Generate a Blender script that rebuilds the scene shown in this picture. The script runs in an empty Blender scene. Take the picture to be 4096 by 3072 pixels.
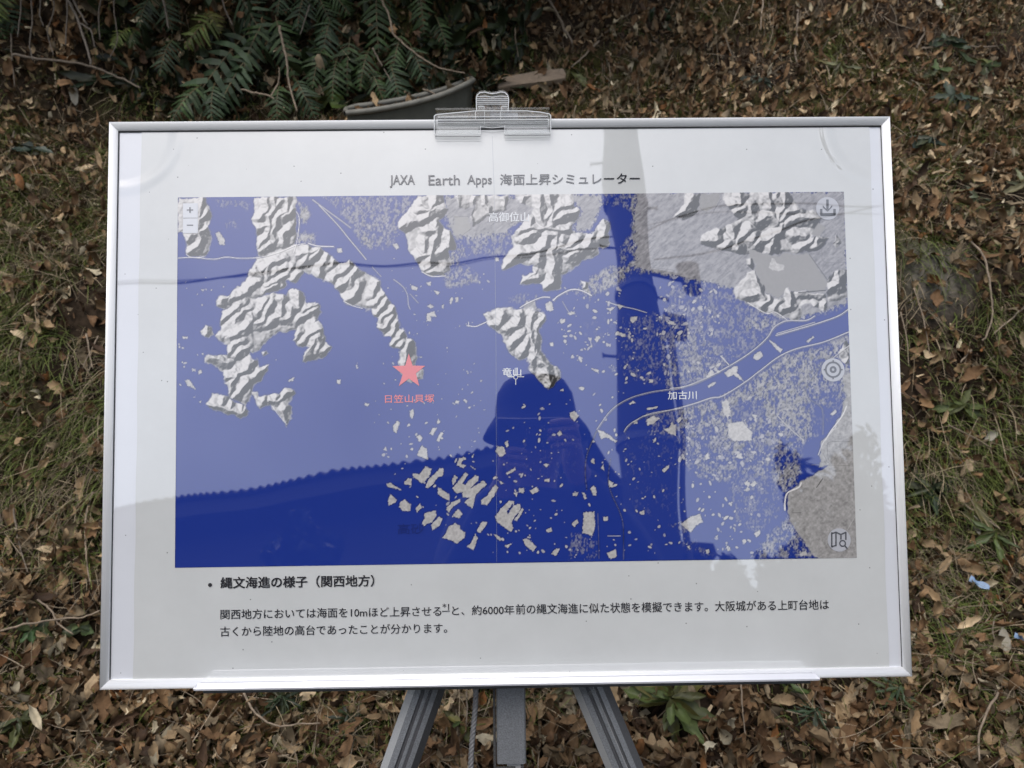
import bpy, bmesh, math, random
import numpy as np
from mathutils import Vector, Matrix
R = math.radians
random.seed(7)
rng = np.random.default_rng(11)
S = bpy.context.scene
COL = S.collection

# ------------------------------------------------------------------ camera, light, exposure
F = 2840.0                     # focal length in photo pixels (4096 wide)
LEAN = 30.0                    # the board leans back this far from upright
CAM_Z = 1.45
ca, sa = math.cos(R(LEAN)), math.sin(R(LEAN))
# board axes: x along its width, y up its face, z out of its face towards the viewer
BX, BY, BZ = Vector((1, 0, 0)), Vector((0, sa, ca)), Vector((0, -ca, sa))
CAMP = Vector((-0.00168243, -0.02662579, 0.76779418))     # camera seen from the board's centre
Rp = [[0.9998631029833227, -0.012137448961111673, 0.011245337935245792],
      [-0.01155116769711838, -0.9986415402530159, -0.050809886891401715],
      [0.01184676400518377, 0.05067303438516778, -0.9986450309137902]]
def b2w_dir(v): return BX * v[0] + BY * v[1] + BZ * v[2]
CAM = Vector((0, 0, CAM_Z))
BC = CAM - b2w_dir(CAMP)                                   # board centre in the world
MB_ = Matrix(((BX.x, BY.x, BZ.x, BC.x), (BX.y, BY.y, BZ.y, BC.y), (BX.z, BY.z, BZ.z, BC.z), (0, 0, 0, 1)))
right = b2w_dir(Rp[0]); down = b2w_dir(Rp[1]); fwd = b2w_dir(Rp[2])
cd = bpy.data.cameras.new('camera'); cam = bpy.data.objects.new('camera', cd); COL.objects.link(cam)
cam.matrix_world = Matrix(((right.x, -down.x, -fwd.x, CAM.x), (right.y, -down.y, -fwd.y, CAM.y), (right.z, -down.z, -fwd.z, CAM.z), (0, 0, 0, 1)))
cd.sensor_width = 36; cd.lens = 36 * F / 4096
cd.clip_start = .02; cd.clip_end = 500
cd.dof.use_dof = True; cd.dof.focus_distance = .79; cd.dof.aperture_fstop = 11
S.camera = cam

SUN_EL, SUN_AZ = 74.0, 215.0      # overcast: high, soft, a little behind the viewer
w = bpy.data.worlds.new('World'); S.world = w; w.use_nodes = True
nt = w.node_tree; nt.nodes.clear()
sky = nt.nodes.new('ShaderNodeTexSky'); sky.sky_type = 'NISHITA'; sky.sun_disc = False
sky.sun_elevation = R(SUN_EL); sky.sun_rotation = R(SUN_AZ); sky.dust_density = 4; sky.air_density = 1.2; sky.ozone_density = 1
hs = nt.nodes.new('ShaderNodeHueSaturation'); hs.inputs['Saturation'].default_value = .55
nt.links.new(sky.outputs[0], hs.inputs['Color'])
# thin overcast: soft brighter and darker cloud patches across the sky
tcw = nt.nodes.new('ShaderNodeTexCoord'); nzw = nt.nodes.new('ShaderNodeTexNoise')
nzw.inputs['Scale'].default_value = 2.2; nzw.inputs['Detail'].default_value = 3
mrw = nt.nodes.new('ShaderNodeMapRange'); mrw.inputs['From Min'].default_value = .3; mrw.inputs['From Max'].default_value = .7
mrw.inputs['To Min'].default_value = .82; mrw.inputs['To Max'].default_value = 1.18
nt.links.new(tcw.outputs['Generated'], nzw.inputs['Vector']); nt.links.new(nzw.outputs[0], mrw.inputs[0])
vm = nt.nodes.new('ShaderNodeVectorMath'); vm.operation = 'SCALE'
nt.links.new(hs.outputs[0], vm.inputs[0]); nt.links.new(mrw.outputs[0], vm.inputs['Scale'])
bg = nt.nodes.new('ShaderNodeBackground'); bg.inputs['Strength'].default_value = .14
out = nt.nodes.new('ShaderNodeOutputWorld')
nt.links.new(vm.outputs[0], bg.inputs[0]); nt.links.new(bg.outputs[0], out.inputs[0])
sl = bpy.data.lights.new('sun', 'SUN'); sl.energy = .5; sl.angle = R(25); sl.color = (1, .97, .93)
so = bpy.data.objects.new('sun', sl); COL.objects.link(so)
az = R(SUN_AZ); d_ = Vector((math.sin(az) * math.cos(R(SUN_EL)), math.cos(az) * math.cos(R(SUN_EL)), math.sin(R(SUN_EL))))
so.rotation_euler = d_.to_track_quat('Z', 'Y').to_euler(); so.location = (0, -3, 9)
S.view_settings.view_transform = 'Standard'; S.view_settings.look = 'None'; S.view_settings.gamma = 1
S.view_settings.exposure = 0.5
S.render.engine = 'CYCLES'
S.cycles.max_bounces = 10; S.cycles.transparent_max_bounces = 12

# ------------------------------------------------------------------ helpers
def pray(u, v):
    a, b = (u - 2048) / F, (v - 1536) / F
    return (right * a + down * b + fwd).normalized()
def board_uv(u, v, z=0.0):
    """photo pixel -> point on the board's face (board coordinates)"""
    d = pray(u, v); db = Vector((d.dot(BX), d.dot(BY), d.dot(BZ)))
    t = (z - CAMP.z) / db.z
    p = CAMP + db * t
    return p.x, p.y
def mirror_point(u, v, t):
    d = pray(u, v); db = Vector((d.dot(BX), d.dot(BY), d.dot(BZ)))
    s = -CAMP.z / db.z
    P = CAM + d * s
    r = d - BZ * 2 * d.dot(BZ)
    return P + r * t
def lin(r, g, b):
    f = lambda c: c / 12.92 if c <= .04045 else ((c + .055) / 1.055) ** 2.4
    return (f(r / 255), f(g / 255), f(b / 255))

def tag(o, label=None, cat=None, group=None, kind=None):
    if label: o['label'] = label
    if cat: o['category'] = cat
    if group: o['group'] = group
    if kind: o['kind'] = kind
    return o
def empty(name, label, cat, loc=(0, 0, 0), group=None, mat=None):
    o = bpy.data.objects.new(name, None); o.empty_display_size = .05; COL.objects.link(o)
    if mat is not None: o.matrix_basis = mat
    else: o.location = loc
    return tag(o, label, cat, group)
def obj(name, me, mats, parent=None, smooth=False, local=True):
    if isinstance(me, bmesh.types.BMesh):
        bm = me; me = bpy.data.meshes.new(name); bm.normal_update(); bm.to_mesh(me); bm.free()
    o = bpy.data.objects.new(name, me); COL.objects.link(o)
    if not isinstance(mats, (list, tuple)): mats = [mats]
    for m in mats: me.materials.append(m)
    if smooth: me.polygons.foreach_set('use_smooth', [True] * len(me.polygons))
    if parent is not None:
        o.parent = parent
    return o
def world_obj(name, me, mats, parent, smooth=False):
    """mesh given in world coordinates, hung under an Empty that sits elsewhere"""
    o = obj(name, me, mats, None, smooth)
    o.parent = parent; o.matrix_parent_inverse = (parent.matrix_basis if parent.parent is None else parent.parent.matrix_basis @ parent.matrix_parent_inverse @ parent.matrix_basis).inverted()
    return o
def mesh_np(name, V, Fq, cols=None, nper=4):
    V = np.asarray(V, np.float32); Fq = np.asarray(Fq, np.int32)
    me = bpy.data.meshes.new(name)
    me.vertices.add(len(V)); me.vertices.foreach_set('co', V.ravel())
    me.loops.add(Fq.size); me.loops.foreach_set('vertex_index', Fq.ravel())
    me.polygons.add(len(Fq)); me.polygons.foreach_set('loop_start', np.arange(0, Fq.size, nper, dtype=np.int32))
    me.update(calc_edges=True)
    if cols is not None:
        c = np.ones((len(V), 4), np.float32); c[:, :3] = cols
        a = me.color_attributes.new('Col', 'FLOAT_COLOR', 'POINT'); a.data.foreach_set('color', c.ravel())
    return me
def add_box(bm, x0, x1, y0, y1, z0, z1, M=None, bevel=0):
    vs = [Vector((x, y, z)) for z in (z0, z1) for y in (y0, y1) for x in (x0, x1)]
    b2 = bmesh.new()
    v = [b2.verts.new(p) for p in vs]
    for f in ((0, 2, 3, 1), (4, 5, 7, 6), (0, 1, 5, 4), (2, 6, 7, 3), (0, 4, 6, 2), (1, 3, 7, 5)):
        b2.faces.new([v[i] for i in f])
    if bevel: bmesh.ops.bevel(b2, geom=b2.edges[:], offset=bevel, segments=2, affect='EDGES', profile=.5)
    m = bpy.data.meshes.new('t'); b2.to_mesh(m); b2.free()
    if M is not None: m.transform(M)
    bm.from_mesh(m); bpy.data.meshes.remove(m)
def add_tube(bm, pts, rad, seg=8, cap=True):
    pts = [Vector(p) for p in pts]
    rad = rad if isinstance(rad, (list, tuple)) else [rad] * len(pts)
    rings = []
    n = len(pts); up = None
    for i, p in enumerate(pts):
        t = (pts[min(i + 1, n - 1)] - pts[max(i - 1, 0)])
        if t.length < 1e-9: t = Vector((0, 0, 1))
        t.normalize()
        if up is None:
            up = t.cross(Vector((0, 0, 1)) if abs(t.z) < .9 else Vector((1, 0, 0))).normalized()
        up = (up - t * up.dot(t)).normalized()
        sd = t.cross(up)
        rings.append([bm.verts.new(p + (up * math.cos(2 * math.pi * k / seg) + sd * math.sin(2 * math.pi * k / seg)) * rad[i]) for k in range(seg)])
    for a, b in zip(rings, rings[1:]):
        for k in range(seg):
            bm.faces.new((a[k], a[(k + 1) % seg], b[(k + 1) % seg], b[k]))
    if cap:
        bm.faces.new(rings[0][::-1]); bm.faces.new(rings[-1])
def add_prism(bm, outline, z0, z1):
    """closed 2D outline extruded from z0 to z1"""
    lo = [bm.verts.new((x, y, z0)) for x, y in outline]; hi = [bm.verts.new((x, y, z1)) for x, y in outline]
    n = len(outline)
    for i in range(n): bm.faces.new((lo[i], lo[(i + 1) % n], hi[(i + 1) % n], hi[i]))
    bm.faces.new(lo[::-1]); bm.faces.new(hi)
def add_flat(bm, outline, z, mi=0):
    f = bm.faces.new([bm.verts.new((x, y, z)) for x, y in outline]); f.material_index = mi
    if f.calc_area() and (f.normal_update() or f.normal.z < 0): f.normal_flip()
    return f
def catmull(pts, n=6):
    pts = [Vector(p) for p in pts]; P = [pts[0]] + pts + [pts[-1]]; o = []
    for i in range(1, len(P) - 2):
        for k in range(n):
            t = k / n
            o.append(.5 * ((2 * P[i]) + (P[i + 1] - P[i - 1]) * t + (2 * P[i - 1] - 5 * P[i] + 4 * P[i + 1] - P[i + 2]) * t * t + (3 * P[i] - P[i - 1] - 3 * P[i + 1] + P[i + 2]) * t ** 3))
    return o + [pts[-1]]

# value noise on arrays
_perm = rng.random((64, 512, 512)).astype(np.float32) if False else None
def vnoise(x, y, seed=0):
    g = np.random.default_rng(seed).random((256, 256)).astype(np.float32)
    xi = np.floor(x).astype(int); yi = np.floor(y).astype(int)
    fx = x - xi; fy = y - yi
    fx = fx * fx * (3 - 2 * fx); fy = fy * fy * (3 - 2 * fy)
    a = g[yi % 256, xi % 256]; b = g[yi % 256, (xi + 1) % 256]; c = g[(yi + 1) % 256, xi % 256]; d = g[(yi + 1) % 256, (xi + 1) % 256]
    return (a + (b - a) * fx) * (1 - fy) + (c + (d - c) * fx) * fy
def fbm(x, y, seed=0, oct=4, gain=.5):
    s = 0; a = 1; t = 0
    for o in range(oct):
        s = s + a * vnoise(x * 2 ** o + 17 * o, y * 2 ** o + 31 * o, seed + o); t += a; a *= gain
    return s / t

# ------------------------------------------------------------------ materials
def nodes_of(name):
    m = bpy.data.materials.new(name); m.use_nodes = True
    return m, m.node_tree, m.node_tree.nodes['Principled BSDF']
def pmat(name, col, rough=.6, metal=0, var=0, scale=30, bump=0, bscale=80, spec=.5, detail=5, attr=False, transl=0, stretch=None):
    m, t, b = nodes_of(name)
    b.inputs['Roughness'].default_value = rough; b.inputs['Metallic'].default_value = metal
    b.inputs['Specular IOR Level'].default_value = spec
    tc = t.nodes.new('ShaderNodeTexCoord')
    vec = tc.outputs['Object']
    if stretch:
        mp = t.nodes.new('ShaderNodeMapping'); mp.inputs['Scale'].default_value = stretch
        t.links.new(vec, mp.inputs[0]); vec = mp.outputs[0]
    src = None
    if attr:
        at = t.nodes.new('ShaderNodeVertexColor'); at.layer_name = 'Col'; src = at.outputs[0]
    if var:
        nz = t.nodes.new('ShaderNodeTexNoise'); nz.inputs['Scale'].default_value = scale; nz.inputs['Detail'].default_value = detail
        t.links.new(vec, nz.inputs['Vector'])
        mr = t.nodes.new('ShaderNodeMapRange'); mr.inputs['From Min'].default_value = .25; mr.inputs['From Max'].default_value = .75
        mr.inputs['To Min'].default_value = 1 - var; mr.inputs['To Max'].default_value = 1 + var
        t.links.new(nz.outputs[0], mr.inputs[0])
        mx = t.nodes.new('ShaderNodeVectorMath'); mx.operation = 'SCALE'
        if src is None: mx.inputs[0].default_value = col
        else: t.links.new(src, mx.inputs[0])
        t.links.new(mr.outputs[0], mx.inputs['Scale']); src = mx.outputs[0]
    if src is None: b.inputs['Base Color'].default_value = (*col, 1)
    else: t.links.new(src, b.inputs['Base Color'])
    if bump:
        n2 = t.nodes.new('ShaderNodeTexNoise'); n2.inputs['Scale'].default_value = bscale; n2.inputs['Detail'].default_value = 4
        t.links.new(vec, n2.inputs['Vector'])
        bp = t.nodes.new('ShaderNodeBump'); bp.inputs['Strength'].default_value = bump; bp.inputs['Distance'].default_value = .002
        t.links.new(n2.outputs[0], bp.inputs['Height']); t.links.new(bp.outputs[0], b.inputs['Normal'])
    if transl:
        tr = t.nodes.new('ShaderNodeBsdfTranslucent'); mxs = t.nodes.new('ShaderNodeMixShader'); mxs.inputs[0].default_value = transl
        if src is None: tr.inputs[0].default_value = (*col, 1)
        else: t.links.new(src, tr.inputs[0])
        o = t.nodes['Material Output']
        t.links.new(b.outputs[0], mxs.inputs[1]); t.links.new(tr.outputs[0], mxs.inputs[2]); t.links.new(mxs.outputs[0], o.inputs[0])
    return m

COAT_IOR = 2.45
def printmat(name, col=None, attr=False, var=0.0, rough=.7):
    """print behind the glossy clear cover sheet: a coat that wobbles a little like bent plastic sheet"""
    m, t, b = nodes_of(name)
    b.inputs['Roughness'].default_value = rough; b.inputs['Specular IOR Level'].default_value = .1
    b.inputs['Coat Weight'].default_value = 1; b.inputs['Coat IOR'].default_value = COAT_IOR; b.inputs['Coat Roughness'].default_value = .018
    tc = t.nodes.new('ShaderNodeTexCoord'); ov = tc.outputs['Object']
    src = None
    if attr:
        at = t.nodes.new('ShaderNodeVertexColor'); at.layer_name = 'Col'; src = at.outputs[0]
    elif var:
        nz = t.nodes.new('ShaderNodeTexNoise'); nz.inputs['Scale'].default_value = 14; nz.inputs['Detail'].default_value = 8; nz.inputs['Roughness'].default_value = .7
        t.links.new(ov, nz.inputs['Vector'])
        mr = t.nodes.new('ShaderNodeMapRange'); mr.inputs['From Min'].default_value = .3; mr.inputs['From Max'].default_value = .7
        mr.inputs['To Min'].default_value = 1 - var; mr.inputs['To Max'].default_value = 1 + var
        t.links.new(nz.outputs[0], mr.inputs[0])
        # a few tiny dark specks of grit
        vo = t.nodes.new('ShaderNodeTexVoronoi'); vo.inputs['Scale'].default_value = 52
        t.links.new(ov, vo.inputs['Vector'])
        gt = t.nodes.new('ShaderNodeMath'); gt.operation = 'GREATER_THAN'; gt.inputs[1].default_value = .04
        t.links.new(vo.outputs['Distance'], gt.inputs[0])
        m3 = t.nodes.new('ShaderNodeMapRange'); m3.inputs['To Min'].default_value = .4; m3.inputs['To Max'].default_value = 1
        t.links.new(gt.outputs[0], m3.inputs[0])
        mu = t.nodes.new('ShaderNodeMath'); mu.operation = 'MULTIPLY'
        t.links.new(mr.outputs[0], mu.inputs[0]); t.links.new(m3.outputs[0], mu.inputs[1])
        mx = t.nodes.new('ShaderNodeVectorMath'); mx.operation = 'SCALE'; mx.inputs[0].default_value = col
        t.links.new(mu.outputs[0], mx.inputs['Scale']); src = mx.outputs[0]
    if src is None: b.inputs['Base Color'].default_value = (*col, 1)
    else: t.links.new(src, b.inputs['Base Color'])
    # sheet waviness (object coordinates = board coordinates for every print)
    mp = t.nodes.new('ShaderNodeMapping'); mp.inputs['Scale'].default_value = (1, .7, 0)
    t.links.new(ov, mp.inputs[0])
    n2 = t.nodes.new('ShaderNodeTexNoise'); n2.inputs['Scale'].default_value = 7; n2.inputs['Detail'].default_value = 1
    t.links.new(mp.outputs[0], n2.inputs['Vector'])
    h = t.nodes.new('ShaderNodeMath'); h.operation = 'MULTIPLY'; h.inputs[1].default_value = .0011
    t.links.new(n2.outputs[0], h.inputs[0])
    hh = h.outputs[0]
    for (cu, cv, rr) in ((478, 527, .062), (3530, 500, .062)):      # curled corners of the sheet
        cx, cy = board_uv(cu, cv)
        vd = t.nodes.new('ShaderNodeVectorMath'); vd.operation = 'DISTANCE'; vd.inputs[1].default_value = (cx, cy, 0)
        mp2 = t.nodes.new('ShaderNodeMapping'); mp2.inputs['Scale'].default_value = (1, 1, 0); t.links.new(ov, mp2.inputs[0])
        t.links.new(mp2.outputs[0], vd.inputs[0])
        s1 = t.nodes.new('ShaderNodeMath'); s1.operation = 'SUBTRACT'; s1.inputs[1].default_value = rr; t.links.new(vd.outputs['Value'], s1.inputs[0])
        s2 = t.nodes.new('ShaderNodeMath'); s2.operation = 'ABSOLUTE'; t.links.new(s1.outputs[0], s2.inputs[0])
        s3 = t.nodes.new('ShaderNodeMapRange'); s3.interpolation_type = 'SMOOTHSTEP'; s3.inputs['From Min'].default_value = 0; s3.inputs['From Max'].default_value = .011
        s3.inputs['To Min'].default_value = .0013; s3.inputs['To Max'].default_value = 0
        t.links.new(s2.outputs[0], s3.inputs[0])
        ad = t.nodes.new('ShaderNodeMath'); ad.operation = 'ADD'; t.links.new(hh, ad.inputs[0]); t.links.new(s3.outputs[0], ad.inputs[1]); hh = ad.outputs[0]
    bp = t.nodes.new('ShaderNodeBump'); bp.inputs['Strength'].default_value = 1; bp.inputs['Distance'].default_value = 1.0
    t.links.new(hh, bp.inputs['Height']); t.links.new(bp.outputs[0], b.inputs['Coat Normal'])
    return m

M_paper = printmat('old_paper', (.60, .615, .612), var=.04)
M_board = printmat('white_backing', (.68, .70, .745), var=.02)
M_map = printmat('map_print', attr=True)
M_ink = printmat('dark_ink', (.028, .028, .034))
M_white_ink = printmat('white_ink', (.72, .74, .76))
M_red_ink = printmat('salmon_ink', (.74, .155, .17))
M_icon_bg = printmat('icon_disc', (.47, .48, .52))
M_icon = printmat('icon_ink', (.11, .115, .13))
M_btn = printmat('button_white', (.62, .64, .68))
M_faint = printmat('faint_blue_ink', (.0095, .025, .18))
M_alu = pmat('brushed_aluminium', (.90, .905, .92), rough=.33, metal=.4, var=.05, scale=9, stretch=(3, 160, 160), bump=.08, bscale=60)
M_alu_top = pmat('brushed_aluminium_lit_top', (.95, .955, .96), rough=.45, metal=.0, var=.03, scale=9, stretch=(3, 160, 160), bump=.06, bscale=60, spec=.4)  # same aluminium, whitened for the light the top rail catches
M_alu_side = pmat('brushed_aluminium_upright', (.94, .945, .95), rough=.36, metal=.15, var=.05, scale=9, stretch=(160, 3, 160), bump=.08, bscale=60)  # same aluminium, light painted in: paler than the bottom rail
M_tray = pmat('silver_tray', (.62, .635, .68), rough=.35, metal=.35, var=.02, scale=40)
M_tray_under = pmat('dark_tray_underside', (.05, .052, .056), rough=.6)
M_rail_shade = pmat('painted_rail_shade', (.02, .02, .022), rough=.8)
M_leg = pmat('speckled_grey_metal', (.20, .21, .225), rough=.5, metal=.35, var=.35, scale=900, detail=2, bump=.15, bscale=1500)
M_leg_dark = pmat('dark_grey_metal', (.09, .092, .10), rough=.5, metal=.3, var=.2, scale=600)  # also painted on the shaded faces and grooves of the front legs
M_leg_light = pmat('pale_grey_metal', (.42, .43, .44), rough=.5, metal=.3, var=.12, scale=700)  # inner tube, and the highlights painted on the front legs
M_strap = pmat('woven_black_strap', (.05, .05, .05), rough=.8, var=.7, scale=900, bump=.5, bscale=900)
M_cord = pmat('grey_cord', (.17, .17, .175), rough=.5, var=.2, scale=200)
m, t, b = nodes_of('clear_plastic'); M_clear = m
lw = t.nodes.new('ShaderNodeLayerWeight'); lw.inputs[0].default_value = .22
tb = t.nodes.new('ShaderNodeBsdfTransparent'); tb.inputs[0].default_value = (.965, .97, .97, 1)
mx = t.nodes.new('ShaderNodeMixShader'); mr = t.nodes.new('ShaderNodeMapRange')
mr.inputs['To Min'].default_value = .03; mr.inputs['To Max'].default_value = .8
gl = t.nodes.new('ShaderNodeBsdfGlossy'); gl.inputs['Roughness'].default_value = .16; gl.inputs['Color'].default_value = (.95, .96, .96, 1)
t.links.new(lw.outputs['Facing'], mr.inputs[0]); t.links.new(mr.outputs[0], mx.inputs[0])
t.links.new(tb.outputs[0], mx.inputs[1]); t.links.new(gl.outputs[0], mx.inputs[2]); t.links.new(mx.outputs[0], t.nodes['Material Output'].inputs[0])
t.nodes.remove(b)

M_edge = pmat('painted_edge_glint', (.66, .68, .69), rough=.25); M_edge_dark = pmat('painted_edge_dark', (.10, .105, .11), rough=.2)  # opaque strips painting the bright and dark glint lines of clear plastic
# ------------------------------------------------------------------ framed board
W, H = .864, .612
PZ = -.0025                    # printed sheet lies this far behind the frame's front
def U(u, v, z=PZ): return board_uv(u, v, z)
frame = empty('poster_frame', 'landscape white aluminium poster frame with a blue map poster, standing on the easel', 'poster frame', mat=MB_.copy())
prof = [(0, -.015), (0, -.0022), (.0008, -.0007), (.0022, .0001), (.0052, .0005), (.0080, .0002), (.0098, -.0004), (.0104, -.0012), (.0104, -.0058)]
def rail(side):
    bm = bmesh.new(); rows = []
    for d, z in prof:
        g = .00012
        hw, hh = W / 2 - d, H / 2 - d
        p = {'top': ((-hw + g, hh), (hw - g, hh)), 'bottom': ((hw - g, -hh), (-hw + g, -hh)),
             'left': ((-hw, -hh + g), (-hw, hh - g)), 'right': ((hw, hh - g), (hw, -hh + g))}[side]
        rows.append([bm.verts.new((x, y, z)) for x, y in p])
    for a, b_ in zip(rows, rows[1:]):
        f = bm.faces.new((a[0], b_[0], b_[1], a[1])); f.smooth = True
    bm.faces.new([r[0] for r in rows]); bm.faces.new([r[1] for r in rows][::-1])
    bmesh.ops.recalc_face_normals(bm, faces=bm.faces[:])
    return bm
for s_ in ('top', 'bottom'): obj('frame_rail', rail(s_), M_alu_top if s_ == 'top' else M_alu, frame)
for s_ in ('left', 'right'): obj('frame_rail', rail(s_), M_alu_side, frame)
bm = bmesh.new(); add_box(bm, -W / 2 + .0015, W / 2 - .0015, -H / 2 + .0015, H / 2 - .0015, -.0135, PZ - .0006)
obj('backing_board', bm, M_board, frame)
bm = bmesh.new(); g0, g1 = .0102, .0116  # dark strips standing in for the shadow and gap inside the rails
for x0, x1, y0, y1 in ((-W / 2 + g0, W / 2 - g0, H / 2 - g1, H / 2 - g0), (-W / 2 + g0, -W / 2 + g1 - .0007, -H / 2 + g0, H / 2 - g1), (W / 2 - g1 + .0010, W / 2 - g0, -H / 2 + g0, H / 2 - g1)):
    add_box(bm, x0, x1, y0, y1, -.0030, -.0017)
obj('rail_gap_shade', bm, M_rail_shade, frame)
# the paper, its edges wandering a little
pl = [U(566, 520), U(556, 1100), U(545, 1900), U(532, 2720)]; prt = [U(3476, 490), U(3500, 1150), U(3527, 1850), U(3557, 2690)]
def xin(lst, y):
    ys = [p[1] for p in lst][::-1]; xs = [p[0] for p in lst][::-1]
    return float(np.interp(y, ys, xs))
bm = bmesh.new()
ytop, ybot = H / 2 - .004, -H / 2 + .004
n = 40
L_ = [bm.verts.new((xin(pl, ytop + (ybot - ytop) * i / n) + .0004 * math.sin(i * .9), ytop + (ybot - ytop) * i / n, PZ)) for i in range(n + 1)]
R_ = [bm.verts.new((xin(prt, ytop + (ybot - ytop) * i / n) + .0004 * math.sin(i * .7), ytop + (ybot - ytop) * i / n, PZ)) for i in range(n + 1)]
for i in range(n): bm.faces.new((L_[i], L_[i + 1], R_[i + 1], R_[i]))
poster = obj('poster', bm, M_paper, frame)

# ---- the map: one printed picture, its colours worked out point by point
SC = 800 / 2212
CR = dict(A=(680, 760), B=(1380, 760), C=(2080, 750), D=(2680, 740), E=(680, 1260), F=(1380, 1260), G=(2080, 1260), H=(2680, 1260), I=(680, 1720), J=(1380, 1720), K=(2080, 1720), L=(2680, 1700))
def P(c, s):
    """'x,y x,y ...' in a crop of the photograph -> photo pixels"""
    o = CR[c]; return [(o[0] + float(q.split(',')[0]) * SC, o[1] + float(q.split(',')[1]) * SC) for q in s.split()]
mc = [U(712, 790), U(3375, 767), U(3427, 2231), U(700, 2271)]
mx0 = (mc[0][0] + mc[3][0]) / 2; mx1 = (mc[1][0] + mc[2][0]) / 2
NX, NY = 1120, 640
gu = np.linspace(0, 1, NX); gv = np.linspace(0, 1, NY)
GU, GV = np.meshgrid(gu, gv)
bx = (mc[0][0] * (1 - GU) + mc[1][0] * GU) * (1 - GV) + (mc[3][0] * (1 - GU) + mc[2][0] * GU) * GV
by = (mc[0][1] * (1 - GU) + mc[1][1] * GU) * (1 - GV) + (mc[3][1] * (1 - GU) + mc[2][1] * GU) * GV
Rn = np.array(Rp); pb = np.stack([bx - CAMP.x, by - CAMP.y, np.full_like(bx, PZ) - CAMP.z], -1) @ Rn.T
X = 2048 + F * pb[..., 0] / pb[..., 2]; Y = 1536 + F * pb[..., 1] / pb[..., 2]
X = X.astype(np.float32); Y = Y.astype(np.float32)
def win(pts, pad):
    a = np.array(pts); x0, y0 = a.min(0) - pad; x1, y1 = a.max(0) + pad
    m_ = (X > x0) & (X < x1) & (Y > y0) & (Y < y1)
    r = np.where(m_.any(1))[0]; c = np.where(m_.any(0))[0]
    if len(r) == 0: return None
    return slice(r[0], r[-1] + 1), slice(c[0], c[-1] + 1)
def segdist(x, y, pts, closed=False):
    d = np.full(x.shape, 1e9, np.float32)
    q = list(pts) + ([pts[0]] if closed else [])
    for (x0, y0), (x1, y1) in zip(q, q[1:]):
        dx, dy = x1 - x0, y1 - y0; l = dx * dx + dy * dy + 1e-9
        t_ = np.clip(((x - x0) * dx + (y - y0) * dy) / l, 0, 1)
        d = np.minimum(d, (x - x0 - t_ * dx) ** 2 + (y - y0 - t_ * dy) ** 2)
    return np.sqrt(d)
def inside(x, y, pts):
    r = np.zeros(x.shape, bool); q = list(pts)
    for (x0, y0), (x1, y1) in zip(q, q[1:] + [q[0]]):
        if y0 == y1: continue
        c = ((y0 > y) != (y1 > y)) & (x < (x1 - x0) * (y - y0) / (y1 - y0) + x0)
        r ^= c
    return r
# wobble the coordinates so hand-drawn outlines come out natural
WX = X + (fbm(X / 26, Y / 26, 3, 3) - .5) * 22; WY = Y + (fbm(X / 26, Y / 26, 9, 3) - .5) * 22
def sdf(pts, soft=True, wob=True):
    """signed distance (inside positive) on a window"""
    s = win(pts, 40)
    x, y = (WX[s], WY[s]) if wob else (X[s], Y[s])
    d = segdist(x, y, pts, True); i = inside(x, y, pts)
    return s, np.where(i, d, -d)
sea = np.array([.0115, .034, .25])
land = np.zeros(X.shape, np.float32)          # how much land shows
shade = np.full(X.shape, .50, np.float32)     # printed relief tone
fine = fbm(X / 7, Y / 7, 21, 3); mid = fbm(X / 22, Y / 22, 31, 3); coarse = fbm(X / 75, Y / 75, 41, 3)
streak = fbm((X + Y) / 9, (X - Y) / 40, 51, 3)

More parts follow.
